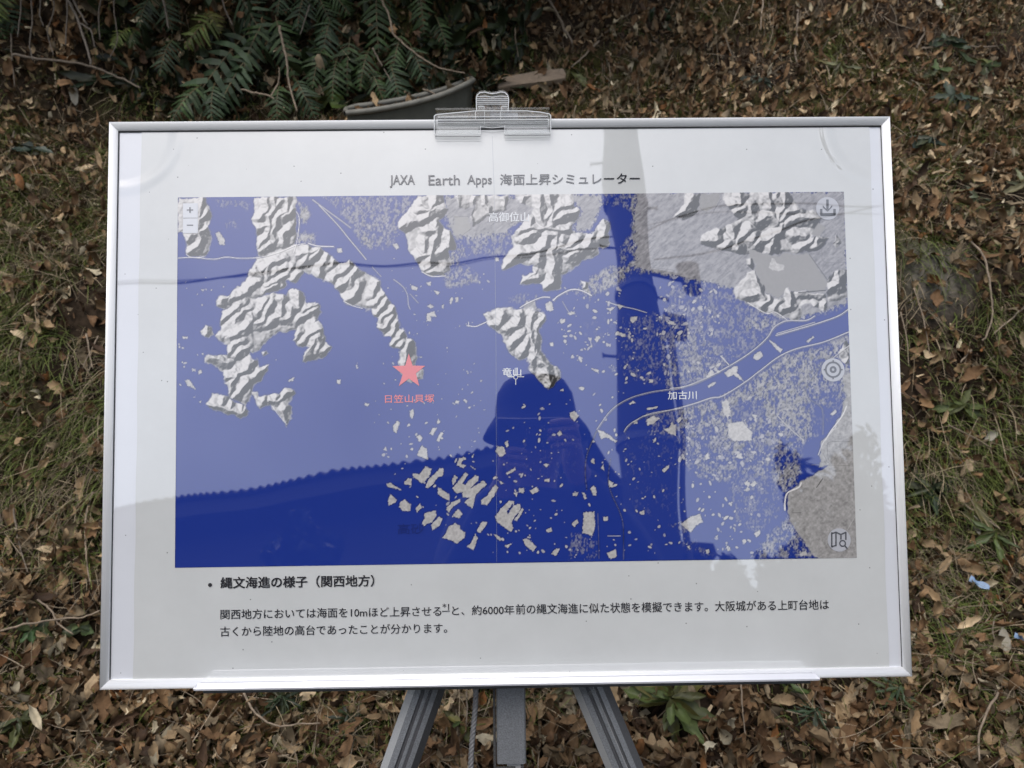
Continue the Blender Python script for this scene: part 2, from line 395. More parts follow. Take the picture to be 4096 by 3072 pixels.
# low ground that breaks the flood in patches: (outline, cover 0..1)
low = [
 ('B', '-300,60 780,60 700,230 590,330 690,470 480,650 350,670 180,640 140,530 60,420 0,330 -120,200', .52),
 ('A', '480,85 880,85 900,250 700,190 520,230', .36), ('A', '560,340 760,300 780,430 600,440', .36), ('A', '1420,130 1530,170 1550,290 1500,390 1430,360', .85),
 ('A', '1400,450 1600,480 1600,590 1400,600', .8), ('A', '1480,860 1760,960 1800,1010 1640,980 1500,920', .8), ('A', '2080,480 2212,420 2212,640 2120,640', .7),
 ('B', '1080,60 2212,60 2212,300 2000,340 1850,430 1820,560 1500,600 1250,540 1180,480 1110,330', .97),
 ('B', '1230,520 1840,500 1820,690 1700,730 1240,760', .52), ('B', '1120,680 1280,640 1290,800 1130,900', .8), ('B', '1060,880 1300,800 1500,920 1480,1030 1250,1080 1110,1090', .56),
 ('B', '150,880 330,960 380,1000 330,1090 240,1130 230,1330 330,1330 400,1200 360,1030 200,890', .95),
 ('B', '1780,1180 2000,1120 2080,1180 1960,1260 1800,1280', .4),
 ('C', '500,60 1170,60 1140,180 900,220 860,350 780,480 600,500 590,380 660,270', .93),
 ('C', '860,80 1170,60 1160,180 930,210', .35),
 ('C', '1150,60 2300,60 2300,1040 1800,950 1440,900 1200,960 1090,930 1300,760 1400,600 1470,500', .97),
 ('C', '1130,70 1480,70 1460,470 1380,620 1220,740 1130,900 1090,940 1100,620 1230,500 1240,330 1150,230', .55),
 ('C', '640,1060 1000,880 1240,860 1450,880 1440,940 1230,980 1000,1120 800,1200 650,1200', .74),
 ('C', '20,1290 180,1200 200,1330 270,1420 220,1560 100,1620 0,1500', .97), ('C', '600,1150 780,1180 770,1250 620,1200', .7),
 ('D', '-400,60 1940,60 1975,1320 1700,1430 1300,1510 900,1350 720,1260 680,1160 420,1090 180,1080 0,1000 -400,930', .985),
 ('D', '0,1080 420,1100 680,1190 900,1340 1280,1500 1180,1560 1050,1659 0,1659 -120,1300', .42),
 ('D', '800,1380 1000,1420 1060,1560 900,1620 820,1520', .6),
 ('G', '1480,-20 1700,30 2212,300 2212,640 1960,750 1600,820 1560,500', .52), ('G', '1100,0 1480,0 1580,560 1600,820 1350,760 1120,700', .34),
 ('G', '740,20 1080,0 1090,240 800,420 700,200', .22), ('G', '930,520 1120,560 1000,680', .35),
 ('H', '-100,0 1130,-100 1170,120 1050,280 900,400 650,550 350,710 0,800', .44), ('H', '850,60 1100,40 1160,110 1000,190 870,160', .75),
 ('H', '0,300 300,150 560,440 640,540 330,700 -40,790', .58),
 ('H', '0,1060 450,935 580,910 820,765 1250,440 1700,330 1990,190 2010,950 1910,980 1620,1330 1440,1450 1380,1659 0,1659 -260,1300', .66),
 ('H', '550,900 850,800 1250,500 1700,400 1600,700 1500,850 1540,1000 1690,1180 1450,1350 1150,1300 900,1000 700,1000', .78),
 ('H', '1560,960 1690,1010 1890,920 1900,1010 1760,1300 1600,1340 1560,1150', .3), ('H', '1600,780 1860,760 1890,950 1700,1000', .5),
 ('H', '660,1000 720,1180 950,1200 1050,1080 1000,950', .4), ('H', '0,1250 600,1300 1000,1450 1000,1659 0,1659', .3),
 ('K', '1720,0 2212,0 2212,560 1900,520 1800,300', .44), ('K', '1100,0 1720,60 1800,500 1200,560', .22), ('K', '0,-100 700,0 700,500 0,600', .16),
 ('K', '540,1120 860,1180 860,1440 540,1440', .4), ('K', '1650,1020 1920,960 1900,1200 2190,1400 1850,1350', .4), ('K', '1200,500 1760,600 1740,1000 1240,960', .22),
 ('L', '130,0 1440,0 1460,500 1260,740 600,640 330,560 250,300', .56), ('L', '600,0 900,0 930,130 700,330 620,180', .8),
 ('L', '700,560 1270,560 1260,960 1100,1120 960,1230 720,1100 640,700', .36), ('L', '1080,1200 1300,1000 1420,1180 1680,1470 880,1470', .6), ('L', '1150,560 1420,420 1450,620 1280,740', .75),
 ('G', '1380,1060 1760,1040 1720,1320 1500,1290 1350,1160', .38),
]
cover = np.zeros(X.shape, np.float32)
for c, s_, k in low:
    pts = P(c, s_); sl_, d = sdf(pts)
    wgt = np.clip(.5 + d / 26, 0, 1)
    cover[sl_] = np.maximum(cover[sl_] * (1 - wgt) + k * wgt, np.where(wgt > .5, k if k > .9 else 0, 0)) if k < .3 else cover[sl_] * (1 - wgt) + k * wgt
pat = .40 * fbm(X / 5.5, Y / 7.5, 22, 3) + .25 * mid + .35 * fbm(X / 9, Y / 17, 61, 3)
ps = np.sort(pat.ravel()); cdf = (np.searchsorted(ps, pat.ravel()) / len(ps)).reshape(pat.shape).astype(np.float32)
land = np.clip((cover - (1 - cdf) * 1.0) * 1.45 + .30 * (cover > .3), 0, 1) * np.clip(cover * 1.1 + .15, 0, .9)
land = np.where(cover > .92, np.maximum(land, .9), land)
shade = .31 + (fine - .5) * .40 + (streak - .5) * .28
wide = cover > .92
shade = np.where(wide, .30 + (fbm((X * .8 + Y) / 9, (X - Y * .8) / 30, 71, 3) - .5) * .30 + (fine - .5) * .14, shade)

# hills: (outline, [ridge lines])
hills = []
def hill(o, *ridges, slope=1.0, h=30, rough=1.0): hills.append((o, ridges, slope, h, rough))
hill(P('A', '90,85 400,85 440,180 455,300 430,420 450,500 458,600 420,690 380,740 240,745 185,715 180,620 155,480 95,470'),
     P('A', '350,85 325,250 315,470 335,560 290,640 205,700'), P('A', '330,480 240,500 180,560'), P('A', '420,250 330,330'), P('A', '440,420 340,460'))
hill(P('A', '930,80 1395,80 1400,200 1410,400 1400,560 1380,610 1200,690 985,740 970,600 940,450 905,330 920,200'),
     P('A', '1085,85 1070,240 985,330'), P('A', '1155,85 1155,210 1090,290 1095,480 1030,570 1000,640'), P('A', '1250,100 1190,180'), P('A', '1290,85 1300,240 1170,320 1130,450 1160,560'),
     P('A', '1385,210 1250,310'), P('A', '1330,430 1250,490 1235,600'), P('A', '950,430 1090,400'), P('A', '1110,600 1060,650 1000,690'))
hill(P('A', '960,760 1050,720 1380,600 1530,600 1580,640 1560,720 1480,830 1480,900 1440,980 1400,1030 1300,1000 1250,1090 1150,1140 1000,1170 900,1200 780,1250 600,1310 520,1280 505,1230 560,1165 640,1155 720,1090 830,1000 890,880 950,800'),
     P('A', '1260,760 1130,790 1080,860 1090,980'), P('A', '1290,850 1200,900 1140,930'), P('A', '1000,1010 900,1050 840,1110 770,1160 660,1200'), P('A', '1200,1050 1080,1100 1060,1130'), P('A', '1290,950 1180,1020 1060,1060'),
     P('A', '940,900 1030,960'), P('A', '1020,880 1100,810'), P('A', '640,1170 560,1230'), P('A', '1440,920 1330,1000'), P('A', '1350,840 1330,900'), h=24)
hill(P('A', '600,1320 780,1210 900,1190 1160,1150 1290,1180 1330,1110 1400,1100 1500,1160 1520,1240 1600,1225 1670,1270 1680,1340 1640,1420 1600,1480 1700,1510 1700,1670 1420,1680 1420,1550 1200,1570 1090,1640 1060,1690 930,1800 560,1680 505,1620 560,1580 565,1450'),
     P('A', '790,1240 740,1320 640,1390 580,1430'), P('A', '880,1320 800,1340 760,1400 690,1500 570,1610'), P('A', '1060,1200 1020,1300 970,1370'), P('A', '1140,1230 1080,1340 1040,1450 970,1480'), P('A', '1250,1170 1230,1300 1230,1410 1160,1420 1070,1480'),
     P('A', '1420,1110 1420,1290 1350,1300 1330,1400 1240,1430'), P('A', '1640,1300 1480,1390 1420,1440'), P('A', '1660,1240 1560,1270 1470,1330'), P('A', '1600,1450 1540,1540 1470,1660'), P('A', '900,1480 780,1560 700,1640 660,1680'), P('A', '900,1390 900,1480'))
hill(P('E', '1410,130 1650,60 1700,130 1710,290 1780,340 1740,430 1690,490 1470,510 1480,450 1530,350 1430,350 1355,280 1380,210'),
     P('E', '1690,150 1560,190 1530,220 1450,320'), P('E', '1660,250 1600,290 1560,320 1500,440'), P('E', '1640,240 1640,380'), P('E', '1780,320 1690,390'), P('E', '1420,200 1370,280'))
hill(P('E', '510,230 590,110 900,60 940,200 960,330 900,390 900,470 985,490 990,570 1090,540 1060,620 1020,740 930,800 910,870 850,1010 780,970 640,890 640,850 615,750 600,630 480,560 400,510 385,470 440,430 480,450 560,450 640,430 625,340 630,240 560,290'),
     P('E', '880,110 750,210 660,250'), P('E', '800,290 720,330 640,420'), P('E', '860,370 740,440'), P('E', '460,430 520,490 600,530 660,540'), P('E', '930,480 870,570 840,610 750,640 680,760 650,850'), P('E', '900,500 860,600'), P('E', '1090,540 1000,630 920,680'), P('E', '860,720 800,780 760,860 700,920'), P('E', '640,690 720,690'), h=28)
hill(P('E', '1010,400 1080,390 1090,430 1030,455'), P('E', '1050,400 1030,430'), h=12)
hill(P('E', '340,180 400,110 460,130 500,210 440,265 390,250'), P('E', '430,120 420,200 390,240'), h=15)
hill(P('E', '410,980 470,860 560,880 640,890 720,960 850,1010 875,1070 790,1140 700,1100 430,1025'),
     P('E', '430,990 600,1020 700,1060 790,1090 850,1040'), P('E', '600,900 570,980'), P('E', '690,960 680,1020'), P('E', '800,980 790,1060'), h=18)
hill(P('E', '930,910 900,850 970,850 990,900 1080,900 1190,870 1270,810 1360,820 1385,870 1300,980 1340,1020 1345,1120 1300,1230 1230,1140 1180,1070 1110,1000 1050,1000 1000,1055 950,1000'),
     P('E', '1340,840 1240,900 1200,980 1100,950'), P('E', '1280,1000 1240,1070 1280,1190'), P('E', '1040,920 1010,1010'), P('E', '1180,880 1160,960'), h=18)
hill(P('A', '1380,640 1520,610 1660,640 1800,720 1860,800 2000,790 2110,890') + P('B', '240,920 340,980 390,1010 400,1090 450,1150 520,1250 570,1300 590,1430 610,1520 670,1540 690,1640') + P('F', '740,260 790,300 790,560 855,620 850,720 740,745 620,660 580,520 610,380 500,350 500,260 350,150 345,100 370,40') +
     P('B', '310,1390 300,1320 200,1310 0,1240') + P('A', '1830,1090 1740,990 1630,970 1520,930 1400,850'),
     P('A', '1530,640 1530,700 1480,800'), P('A', '1680,640 1600,720 1560,760'), P('A', '1760,660 1740,800 1670,860 1640,960'), P('A', '1830,740 1780,850'), P('A', '1995,795 1930,900 1830,920 1800,1010'), P('A', '2080,880 2010,960 2000,1040'), P('A', '2090,1030 2060,1130 2050,1170 1930,1230'), P('A', '1640,660 1400,720'), P('A', '1990,970 1850,1080'),
     P('B', '385,1000 320,1110 310,1160'), P('B', '440,1120 350,1230 320,1280'), P('B', '490,1190 410,1290 330,1370'), P('B', '560,1280 520,1330 440,1390 400,1440'), P('F', '515,20 470,120 360,150'), P('F', '590,60 540,170 490,260'), P('F', '665,160 590,240 520,340'), P('F', '740,270 690,330 670,420 660,520'), P('F', '640,300 600,360'), h=30)
hill(P('B', '580,340 700,220 760,140 800,65 1080,65 1090,130 1130,220 1120,280 1050,330 1110,420 1160,430 1240,620 1230,660 1130,680 1170,800 1170,880 1080,920 1110,950 960,950 850,900 830,850 750,760 700,650 700,600 680,480 590,430'),
     P('B', '1005,70 1000,140 935,220 930,300 840,340 720,345 600,420'), P('B', '1100,200 1000,230 935,240'), P('B', '930,220 860,160'), P('B', '930,230 840,230'), P('B', '1020,370 1020,500 980,580 955,690 790,750'), P('B', '1010,450 900,450'), P('B', '960,690 940,830 870,890'), P('B', '1150,430 1140,630'), P('B', '880,560 870,680'), P('B', '1110,640 1060,690'), P('B', '1080,910 900,900'), h=34)
hill(P('C', '-80,60 600,60 590,190 660,250 650,320 590,420 600,500 760,500 830,480 880,400 930,350 990,380 1000,480 990,660 880,680 830,760 700,800 620,870 500,940 465,960 445,1130 400,1155 260,1130 250,1080 180,1060 0,1060') + P('B', '1925,1030 1960,950 2060,920 2100,830 1950,810 1850,850 1740,905 1735,820 1760,740 1840,640 1850,500 1930,430 1950,370 2080,220'),
     P('C', '330,90 350,190 370,260 300,330'), P('C', '230,90 230,200 220,310 280,450 440,480 560,470'), P('C', '590,180 470,210 380,270 360,420 290,450'), P('C', '655,250 500,290 390,370'), P('C', '280,455 100,445 0,480'), P('C', '310,530 290,620 220,715 60,720 0,720'), P('C', '300,520 420,540 420,620 365,700 380,850 360,1050 260,1110'), P('C', '640,560 560,640 430,660'), P('C', '800,500 800,600 740,650 620,690 430,680'), P('C', '945,360 940,540 890,560'), P('C', '480,600 490,560'), P('C', '150,950 60,1000 0,1040'), P('C', '560,760 640,720'), P('C', '210,760 200,830'),
     P('B', '2090,690 1950,700 1860,740 1740,880'), P('B', '2140,960 2000,980 1930,1030'), P('B', '2050,330 2040,410 1940,460'), P('B', '1960,540 2120,480'), h=34)
hill(P('B', '1200,60 1820,60 1800,230 1620,270 1420,420 1380,300 1440,170 1330,210 1260,190'), P('B', '1235,60 1255,180'), P('B', '1450,60 1420,200 1385,260 1400,370'), P('B', '1545,60 1545,150 1590,190 1610,260'), P('B', '1760,90 1780,210'), h=14)
hill(P('B', '1880,60 2060,60 2000,170 1920,150'), P('B', '1990,60 1950,140'), h=22)
hill(P('C', '1820,60 1990,60 1985,240 1930,310 1840,350 1680,330 1740,270 1810,180'), P('C', '1905,70 1890,170 1820,260 1720,320'), h=36)
hill(P('D', '590,70 1320,70 1400,200 1440,260 1620,300 1700,330 1650,420 1550,560 1760,560 1700,650 1640,730 1380,750 1250,740 1130,790 1000,740 880,760 750,780 580,730 330,660 340,560 420,500 560,470 680,440 760,370 690,300 600,200'),
     P('D', '775,70 780,200 690,230 610,240'), P('D', '830,240 720,310'), P('D', '890,230 900,330 950,400'), P('D', '1075,90 1100,170 1120,250'), P('D', '1190,80 1180,160 1250,200'), P('D', '1280,80 1275,260 1220,300 1200,420 1120,350 970,400'), P('D', '1440,280 1300,290 1230,400'), P('D', '1700,360 1400,370 1290,430'), P('D', '530,480 525,600 350,625'), P('D', '700,460 710,590 600,690'), P('D', '900,480 830,560 760,610 740,720'), P('D', '940,560 900,620'), P('D', '1250,430 1240,510 1090,600 950,660'), P('D', '1140,600 1110,760'), P('D', '1350,560 1500,560'), P('D', '1570,560 1540,640 1440,720'), P('D', '1650,600 1600,680'), P('D', '640,600 720,620'), h=34)
hill(P('D', '700,1200 720,1120 800,1040 900,950 940,950 960,1020 1050,1110 1060,1210 1180,1270 1260,1230 1260,1140 1300,1130 1330,1170 1420,1180 1720,1190 1740,1350 1710,1410 1650,1380 1560,1300 1440,1340 1450,1440 1400,1495 1280,1480 1160,1400 1080,1425 960,1370 850,1290 720,1270'),
     P('D', '935,950 960,1080 1000,1200 1040,1270'), P('D', '960,1210 860,1220'), P('D', '1100,1230 1090,1290 1010,1340'), P('D', '1200,1290 1150,1380'), P('D', '1335,1180 1335,1340 1250,1370'), P('D', '1700,1200 1440,1195'), P('D', '1720,1280 1690,1400'), P('D', '1600,1330 1490,1350'), h=26)
hill(P('D', '840,820 900,790 945,860 920,950 860,890'), P('D', '880,810 890,870'), h=26)
hill(P('D', '1080,900 1110,820 1250,880 1250,930 1150,960'), P('D', '1120,830 1120,890 1240,890'), h=12)
hill(P('D', '1730,1050 1790,960 1870,950 1955,920 1960,1230 1860,1290 1740,1280'), P('D', '1870,960 1865,1100 1740,1140'), P('D', '1940,900 1800,900 1750,1000'), h=34)
hill(P('D', '1840,540 1790,640 1830,700 1900,640'), P('D', '1840,550 1800,620'), h=10)
hill(P('G', '-420,-30 -330,-60 -200,-80 0,-60 110,-80 250,-20 290,20 300,60 230,130 225,330 270,440 340,540 430,600 440,680 330,830 200,730 110,610 80,490') + P('F', '2000,490 1920,500 1830,430 1760,330 1730,220 1640,170 1610,110'),
     P('G', '150,-30 120,120 130,300 170,440 300,560 330,800'), P('F', '1760,0 1720,100 1640,110'), P('F', '1940,0 1920,120 1780,160'), P('F', '1960,200 1830,330'), P('F', '2030,250 1960,420'), P('G', '280,20 200,100 190,200'), P('G', '200,420 130,520'), h=26, rough=2.6)
hill(P('C', '680,1020 760,1050 760,1170 680,1120'), P('C', '730,1030 700,1090'), h=12)
hill(P('H', '1850,420 1950,290 1985,330 1990,560 1900,520'), P('H', '1930,300 1900,400 1960,430'), P('H', '1975,400 1960,520'), h=20)
hscale = 1.0
for o, ridges, slope, h0, rough in hills:
    s, d = sdf(o)
    x, y = WX[s], WY[s]
    hh = np.zeros(x.shape, np.float32)
    for r in ridges:
        hh = np.maximum(hh, h0 - segdist(x, y, r) * slope)
    hh = hh + np.minimum(np.clip(d, 0, 40), 14) * .5
    nz = (fbm(X[s] / 19, Y[s] / 19, 81, 3) - .5) * 5.0 * rough + (fbm((X[s] - Y[s]) / 9, (X[s] + Y[s]) / 30, 91, 2) - .5) * 3.4 * rough
    hh = hh + nz * np.clip(d / 10, 0, 1)
    for _ in range(2):
        q_ = np.pad(hh, 1, mode='edge'); hh = (q_[:-2, 1:-1] + q_[2:, 1:-1] + q_[1:-1, :-2] + q_[1:-1, 2:] + 2 * hh) / 6
    step = (X[s][0, -1] - X[s][0, 0]) / max(1, X[s].shape[1] - 1); stepy = (Y[s][-1, 0] - Y[s][0, 0]) / max(1, X[s].shape[0] - 1)
    hy, hx = np.gradient(hh, stepy, step)
    nrm = np.sqrt(hx * hx + hy * hy + 1)
    sh = (.52 * hx + .48 * hy + .70) / nrm
    sh = np.clip((sh - .24) / .70, 0, 1.0)
    tone = .035 + .66 * sh ** 1.15
    k = np.clip(.5 + d / 5, 0, 1)
    shade[s] = shade[s] * (1 - k) + tone * k
    land[s] = np.maximum(land[s], k)
# explicit islands and factory grounds: flat pale land
isl = [('J', '500,710 575,770 560,800 490,835 475,790'), ('J', '610,800 660,770 725,820 720,890 640,895 600,850'), ('J', '660,570 700,535 735,540 730,610 660,605'), ('J', '455,600 500,585 560,620 640,670 560,650 480,630'),
 ('J', '780,870 830,810 845,860 800,910'), ('J', '750,480 830,490 890,400 960,430 930,520 850,590 760,520'), ('J', '890,630 930,540 1010,470 1050,425 1095,430 1080,510 1030,520 970,600 920,640'),
 ('J', '1030,640 1060,650 1150,710 1155,780 1090,750 1030,710'), ('J', '1180,560 1210,500 1245,520 1200,610'), ('J', '1190,640 1260,560 1330,470 1365,490 1300,590 1330,600 1440,500 1475,510 1470,560 1390,640 1400,640 1530,560 1570,600 1440,720 1410,870 1370,840 1320,800 1380,750 1300,740 1300,690 1230,700'),
 ('J', '1500,780 1570,730 1660,600 1695,640 1640,740 1570,830 1510,820'), ('J', '1120,870 1180,800 1270,760 1280,790 1200,840 1150,910'), ('J', '1200,930 1250,870 1295,930 1260,980 1205,950'),
 ('J', '880,920 1000,890 1010,950 960,1020 910,1030 880,1060 850,1040 880,980'), ('J', '950,1050 1040,955 1078,980 1050,1050 970,1110'), ('J', '1110,1150 1150,1070 1220,1030 1270,1060 1270,1100 1330,1130 1320,1190 1240,1255 1180,1220 1140,1210 1080,1190'),
 ('J', '1660,960 1720,870 1800,800 1820,780 1870,790 1790,900 1800,930 1870,830 1935,820 1940,870 1850,1000 1840,1040 1865,1080 1830,1125 1740,1060 1680,1010'), ('J', '1870,1000 1960,860 1975,880 1900,1010'), ('J', '1780,480 1880,410 1890,440 1800,495'),
 ('J', '1240,390 1260,310 1330,300 1340,330 1290,340 1290,380 1340,390 1310,420'), ('J', '1660,230 1700,180 1760,190 1775,260 1720,300'), ('J', '810,240 850,180 900,210 915,320 850,290'), ('J', '1450,1120 1520,1010 1580,1020 1500,1130'), ('J', '1640,1150 1680,1160 1740,1210 1710,1230'),
 ('J', '1980,1230 2020,1210 2110,1280 2080,1340'), ('J', '1690,555 1770,590 1730,600'), ('J', '1770,140 1800,120 1810,180 1780,190'), ('J', '1930,640 1985,650 1970,700 1920,690'), ('J', '1860,690 1910,690 1900,740'), ('J', '1400,300 1425,260 1415,320'), ('J', '2040,670 2120,630 2150,670 2080,710'), ('J', '1770,1280 1850,1250 1800,1310'),
 ('J', '1350,1290 1400,1240 1440,1150 1470,1190 1420,1330'), ('J', '1380,390 1450,430 1440,445'), ('K', '700,910 820,905 830,1060 800,1165 690,1140 700,1010'), ('K', '920,960 968,960 968,1002 920,1002'), ('K', '570,1040 630,985 650,1020 600,1070'),
 ('K', '960,1360 1010,1340 1060,1320 1070,1400 1000,1430'), ('K', '30,1210 80,1200 180,1290 150,1340 60,1280'), ('K', '285,1100 340,1080 355,1120 310,1140'), ('K', '350,1370 380,1320 440,1310 400,1390'), ('K', '780,650 810,615 840,640 840,720 810,720'), ('K', '980,560 1030,580 1025,630 985,630'), ('K', '780,340 800,310 825,330 820,370 790,365'),
 ('K', '890,420 920,380 930,450'), ('K', '1570,440 1640,390 1650,420 1590,470'), ('K', '270,550 330,530 320,575 280,570'), ('K', '250,370 320,380 290,410'), ('K', '1320,910 1370,890 1380,930 1340,940'), ('K', '685,690 710,690 740,760 715,760'), ('K', '580,690 640,690 630,725 590,725'), ('K', '860,0 930,20 1070,120 1060,140 960,80 900,100'), ('K', '1600,0 1720,-60 1720,60 1650,40'),
 ('K', '1780,1040 1880,960 1990,930 2020,1020 1950,1050 1890,1130 1830,1090'), ('K', '410,40 440,10 470,50 430,65'), ('K', '1470,110 1500,90 1505,130 1475,135'), ('K', '0,640 40,640 50,680 10,690'), ('K', '100,670 160,640 190,670 140,710'),
 ('G', '545,1080 600,1065 650,1110 600,1180 560,1130'), ('G', '1215,60 1230,20 1290,20 1290,60 1240,90'), ('G', '1100,200 1160,210 1160,240 1120,240'), ('G', '820,270 870,225 890,250 850,300'), ('G', '780,290 800,350 780,370'), ('G', '790,590 870,610 870,640 820,620'), ('G', '650,800 710,800 700,830 670,830'), ('G', '440,840 480,810 480,840'), ('G', '330,310 370,305 370,345 340,345'), ('G', '1400,1160 1480,1110 1530,1150 1480,1200 1410,1220'), ('G', '1590,1260 1650,1250 1680,1180 1720,1250 1720,1330 1650,1310'), ('G', '1210,980 1240,950 1280,970 1220,990'), ('G', '1250,1180 1290,1160 1300,1200 1260,1210'), ('G', '1400,1030 1520,1015 1515,1030 1410,1050'), ('G', '1430,720 1470,710 1465,750 1430,745'),
 ('F', '215,965 265,985 250,1005 215,995'), ('F', '720,1060 755,1040 765,1090 740,1150 720,1120'), ('F', '540,1290 530,1230 580,1170 605,1190 570,1300'), ('F', '940,1310 970,1245 1015,1250 970,1330'), ('F', '1010,1395 1060,1290 1085,1310 1040,1400'), ('F', '790,1350 820,1325 860,1360 830,1405'), ('F', '1015,1210 1030,1140 1055,1180'), ('F', '1210,975 1230,940 1270,950 1255,985'), ('F', '1305,930 1355,950 1345,980'), ('F', '1340,620 1370,625 1360,650'), ('F', '1490,715 1520,725 1500,740'), ('F', '690,1230 710,1195 720,1220'), ('F', '425,1490 450,1460 460,1500'), ('F', '1355,1010 1400,1015 1380,1035'), ('F', '820,460 850,465 830,478'), ('F', '800,1550 850,1440 905,1500 915,1600 850,1570'),
 ('B', '910,1290 940,1265 980,1290 950,1310'), ('B', '910,1370 990,1340 1010,1400 950,1400 950,1450 905,1450'), ('B', '1155,1220 1180,1180 1200,1200 1170,1260'), ('B', '1220,1190 1255,1190 1250,1240 1225,1240'), ('B', '735,1050 800,1080 790,1110 740,1100'), ('B', '900,1020 950,1020 950,1060 910,1050'), ('B', '1070,1280 1090,1270 1090,1310 1075,1310'), ('B', '530,600 570,585 600,640 570,660'), ('B', '1660,750 1700,750 1700,785 1665,785'), ('B', '980,1110 1050,1130 1020,1160'),
 ('C', '285,1290 340,1250 370,1350 330,1370 290,1350'), ('C', '530,1390 600,1370 610,1400 550,1410'), ('C', '960,1340 1050,1320 1000,1370'), ('C', '1070,1290 1160,1310 1100,1350'), ('C', '1800,1400 1830,1390 1825,1440'), 
 ('E', '1310,725 1375,690 1370,720 1320,740'), ('E', '1850,715 1885,715 1885,760 1850,755'), ('E', '310,625 340,610 352,640 320,655'), ('E', '165,725 215,710 280,820 200,780'), ('E', '2150,965 2200,985 2180,1005'), ('E', '145,240 195,240 190,262 150,260'), ('E', '260,910 285,890 280,915'), ('E', '320,960 345,950 340,975'), ('A', '510,480 540,460 610,560 600,610 550,600'), ('A', '345,1100 380,1100 365,1125'), ('A', '1850,650 1900,640 1905,690 1860,695'), ('E', '1165,490 1180,490 1175,510'), ('E', '2060,545 2072,545 2070,590 2060,585'),
 ('H', '600,640 720,560 750,570 740,640 820,740 700,660 640,690'), ('H', '1100,280 1160,320 1240,380 1220,420 1160,360'), ('H', '930,440 1000,395 1025,450 970,500 920,480'), ('H', '1510,290 1580,235 1590,250 1530,305'), ('H', '415,780 500,735 510,755 430,805'), ('H', '640,1200 800,1180 910,1300 900,1390 700,1390 640,1330'), ('H', '570,960 640,950 670,1060 640,1150 590,1080'), ('H', '400,680 450,600 490,650 440,690'), ('H', '735,1540 790,1530 800,1590 740,1580'), ('H', '380,1560 420,1530 440,1590 400,1600'), ('H', '900,1100 960,1110 950,1180'), ('H', '1770,1100 1830,1040 1840,1080 1790,1110'),
 ('L', '820,640 860,610 865,660 830,665'), ('L', '890,660 940,620 960,650 910,685'), ('L', '820,720 860,685 890,710 850,740'), ('L', '465,550 510,545 500,570'), ('L', '630,1380 660,1350 670,1380 640,1395'), ('L', '500,1230 530,1215 520,1250'), ('L', '700,1130 725,1150 715,1190'), ('L', '1420,1430 1500,1390 1510,1440 1440,1450'), ('L', '390,1380 430,1370 440,1410 400,1420'), ('L', '180,1340 215,1330 215,1370'), ('L', '930,1200 990,1160 1000,1200 960,1240')]
for c, s_ in isl:
    pts = P(c, s_); s, d = sdf(pts, wob=False)
    d = d + (fbm(X[s] / 6, Y[s] / 6, 5, 2) - .5) * 6
    k = np.clip(.5 + d / 2.6, 0, 1)
    tone = .46 + (fine[s] - .5) * .3
    rim = np.exp(-((d + 2.5) / 2.2) ** 2)          # the print is sharpened: a dark halo round bright land
    shade[s] = np.where(k > .05, tone, shade[s]); land[s] = np.maximum(land[s], k)
# small specks scattered in the water
def specks(c, s_, n_, rmin, rmax, sd):
    g = np.random.default_rng(sd); pts = P(c, s_); a = np.array(pts); lo, hi = a.min(0), a.max(0); q = 0
    while q < n_:
        px, py = lo + g.random(2) * (hi - lo)
        if not inside(np.array([px]), np.array([py]), pts)[0]: continue
        q += 1; r = rmin + (rmax - rmin) * g.random() ** 2.2; an = g.random() * 3.14; el = 1 + g.random() * 1.4
        s = win([(px, py)], r * 3 + 3)
        if s is None: continue
        dx, dy = X[s] - px, Y[s] - py
        e = np.sqrt((dx * math.cos(an) + dy * math.sin(an)) ** 2 / el + (dy * math.cos(an) - dx * math.sin(an)) ** 2 * el) + (fine[s] - .5) * r * .8
        k = np.clip((r - e) / 2.2 + .4, 0, 1) * (.55 + .45 * g.random())
        shade[s] = np.where(k > land[s], .5, shade[s]); land[s] = np.maximum(land[s], k)
specks('K', '0,-300 1600,-500 1800,400 1900,1400 0,1430 -200,600', 150, 2, 7, 1); specks('J', '350,200 2212,-200 2212,1400 1350,1400 1000,1000 700,700', 90, 2, 7, 2)
specks('F', '0,400 1500,300 1600,1500 400,1500', 45, 1.5, 5, 3); specks('G', '300,-300 1100,-300 1150,700 500,500', 80, 2, 8, 4); specks('B', '200,700 1700,900 1500,1650 700,1600', 40, 1.5, 5, 5)
specks('E', '80,150 500,150 400,1000 80,800', 14, 2, 5, 6); specks('L', '130,500 1100,500 900,1450 520,1400', 70, 2, 8, 7); specks('A', '100,800 900,800 500,1300 100,1400', 8, 2, 4, 8); specks('C', '1450,950 2212,1050 2212,1650 1500,1650', 60, 3, 10, 9)
specks('H', '0,1100 1300,1100 1300,1659 0,1659', 90, 3, 10, 10); specks('G', '1100,0 2200,0 2200,700 1150,800', 60, 3, 9, 12)
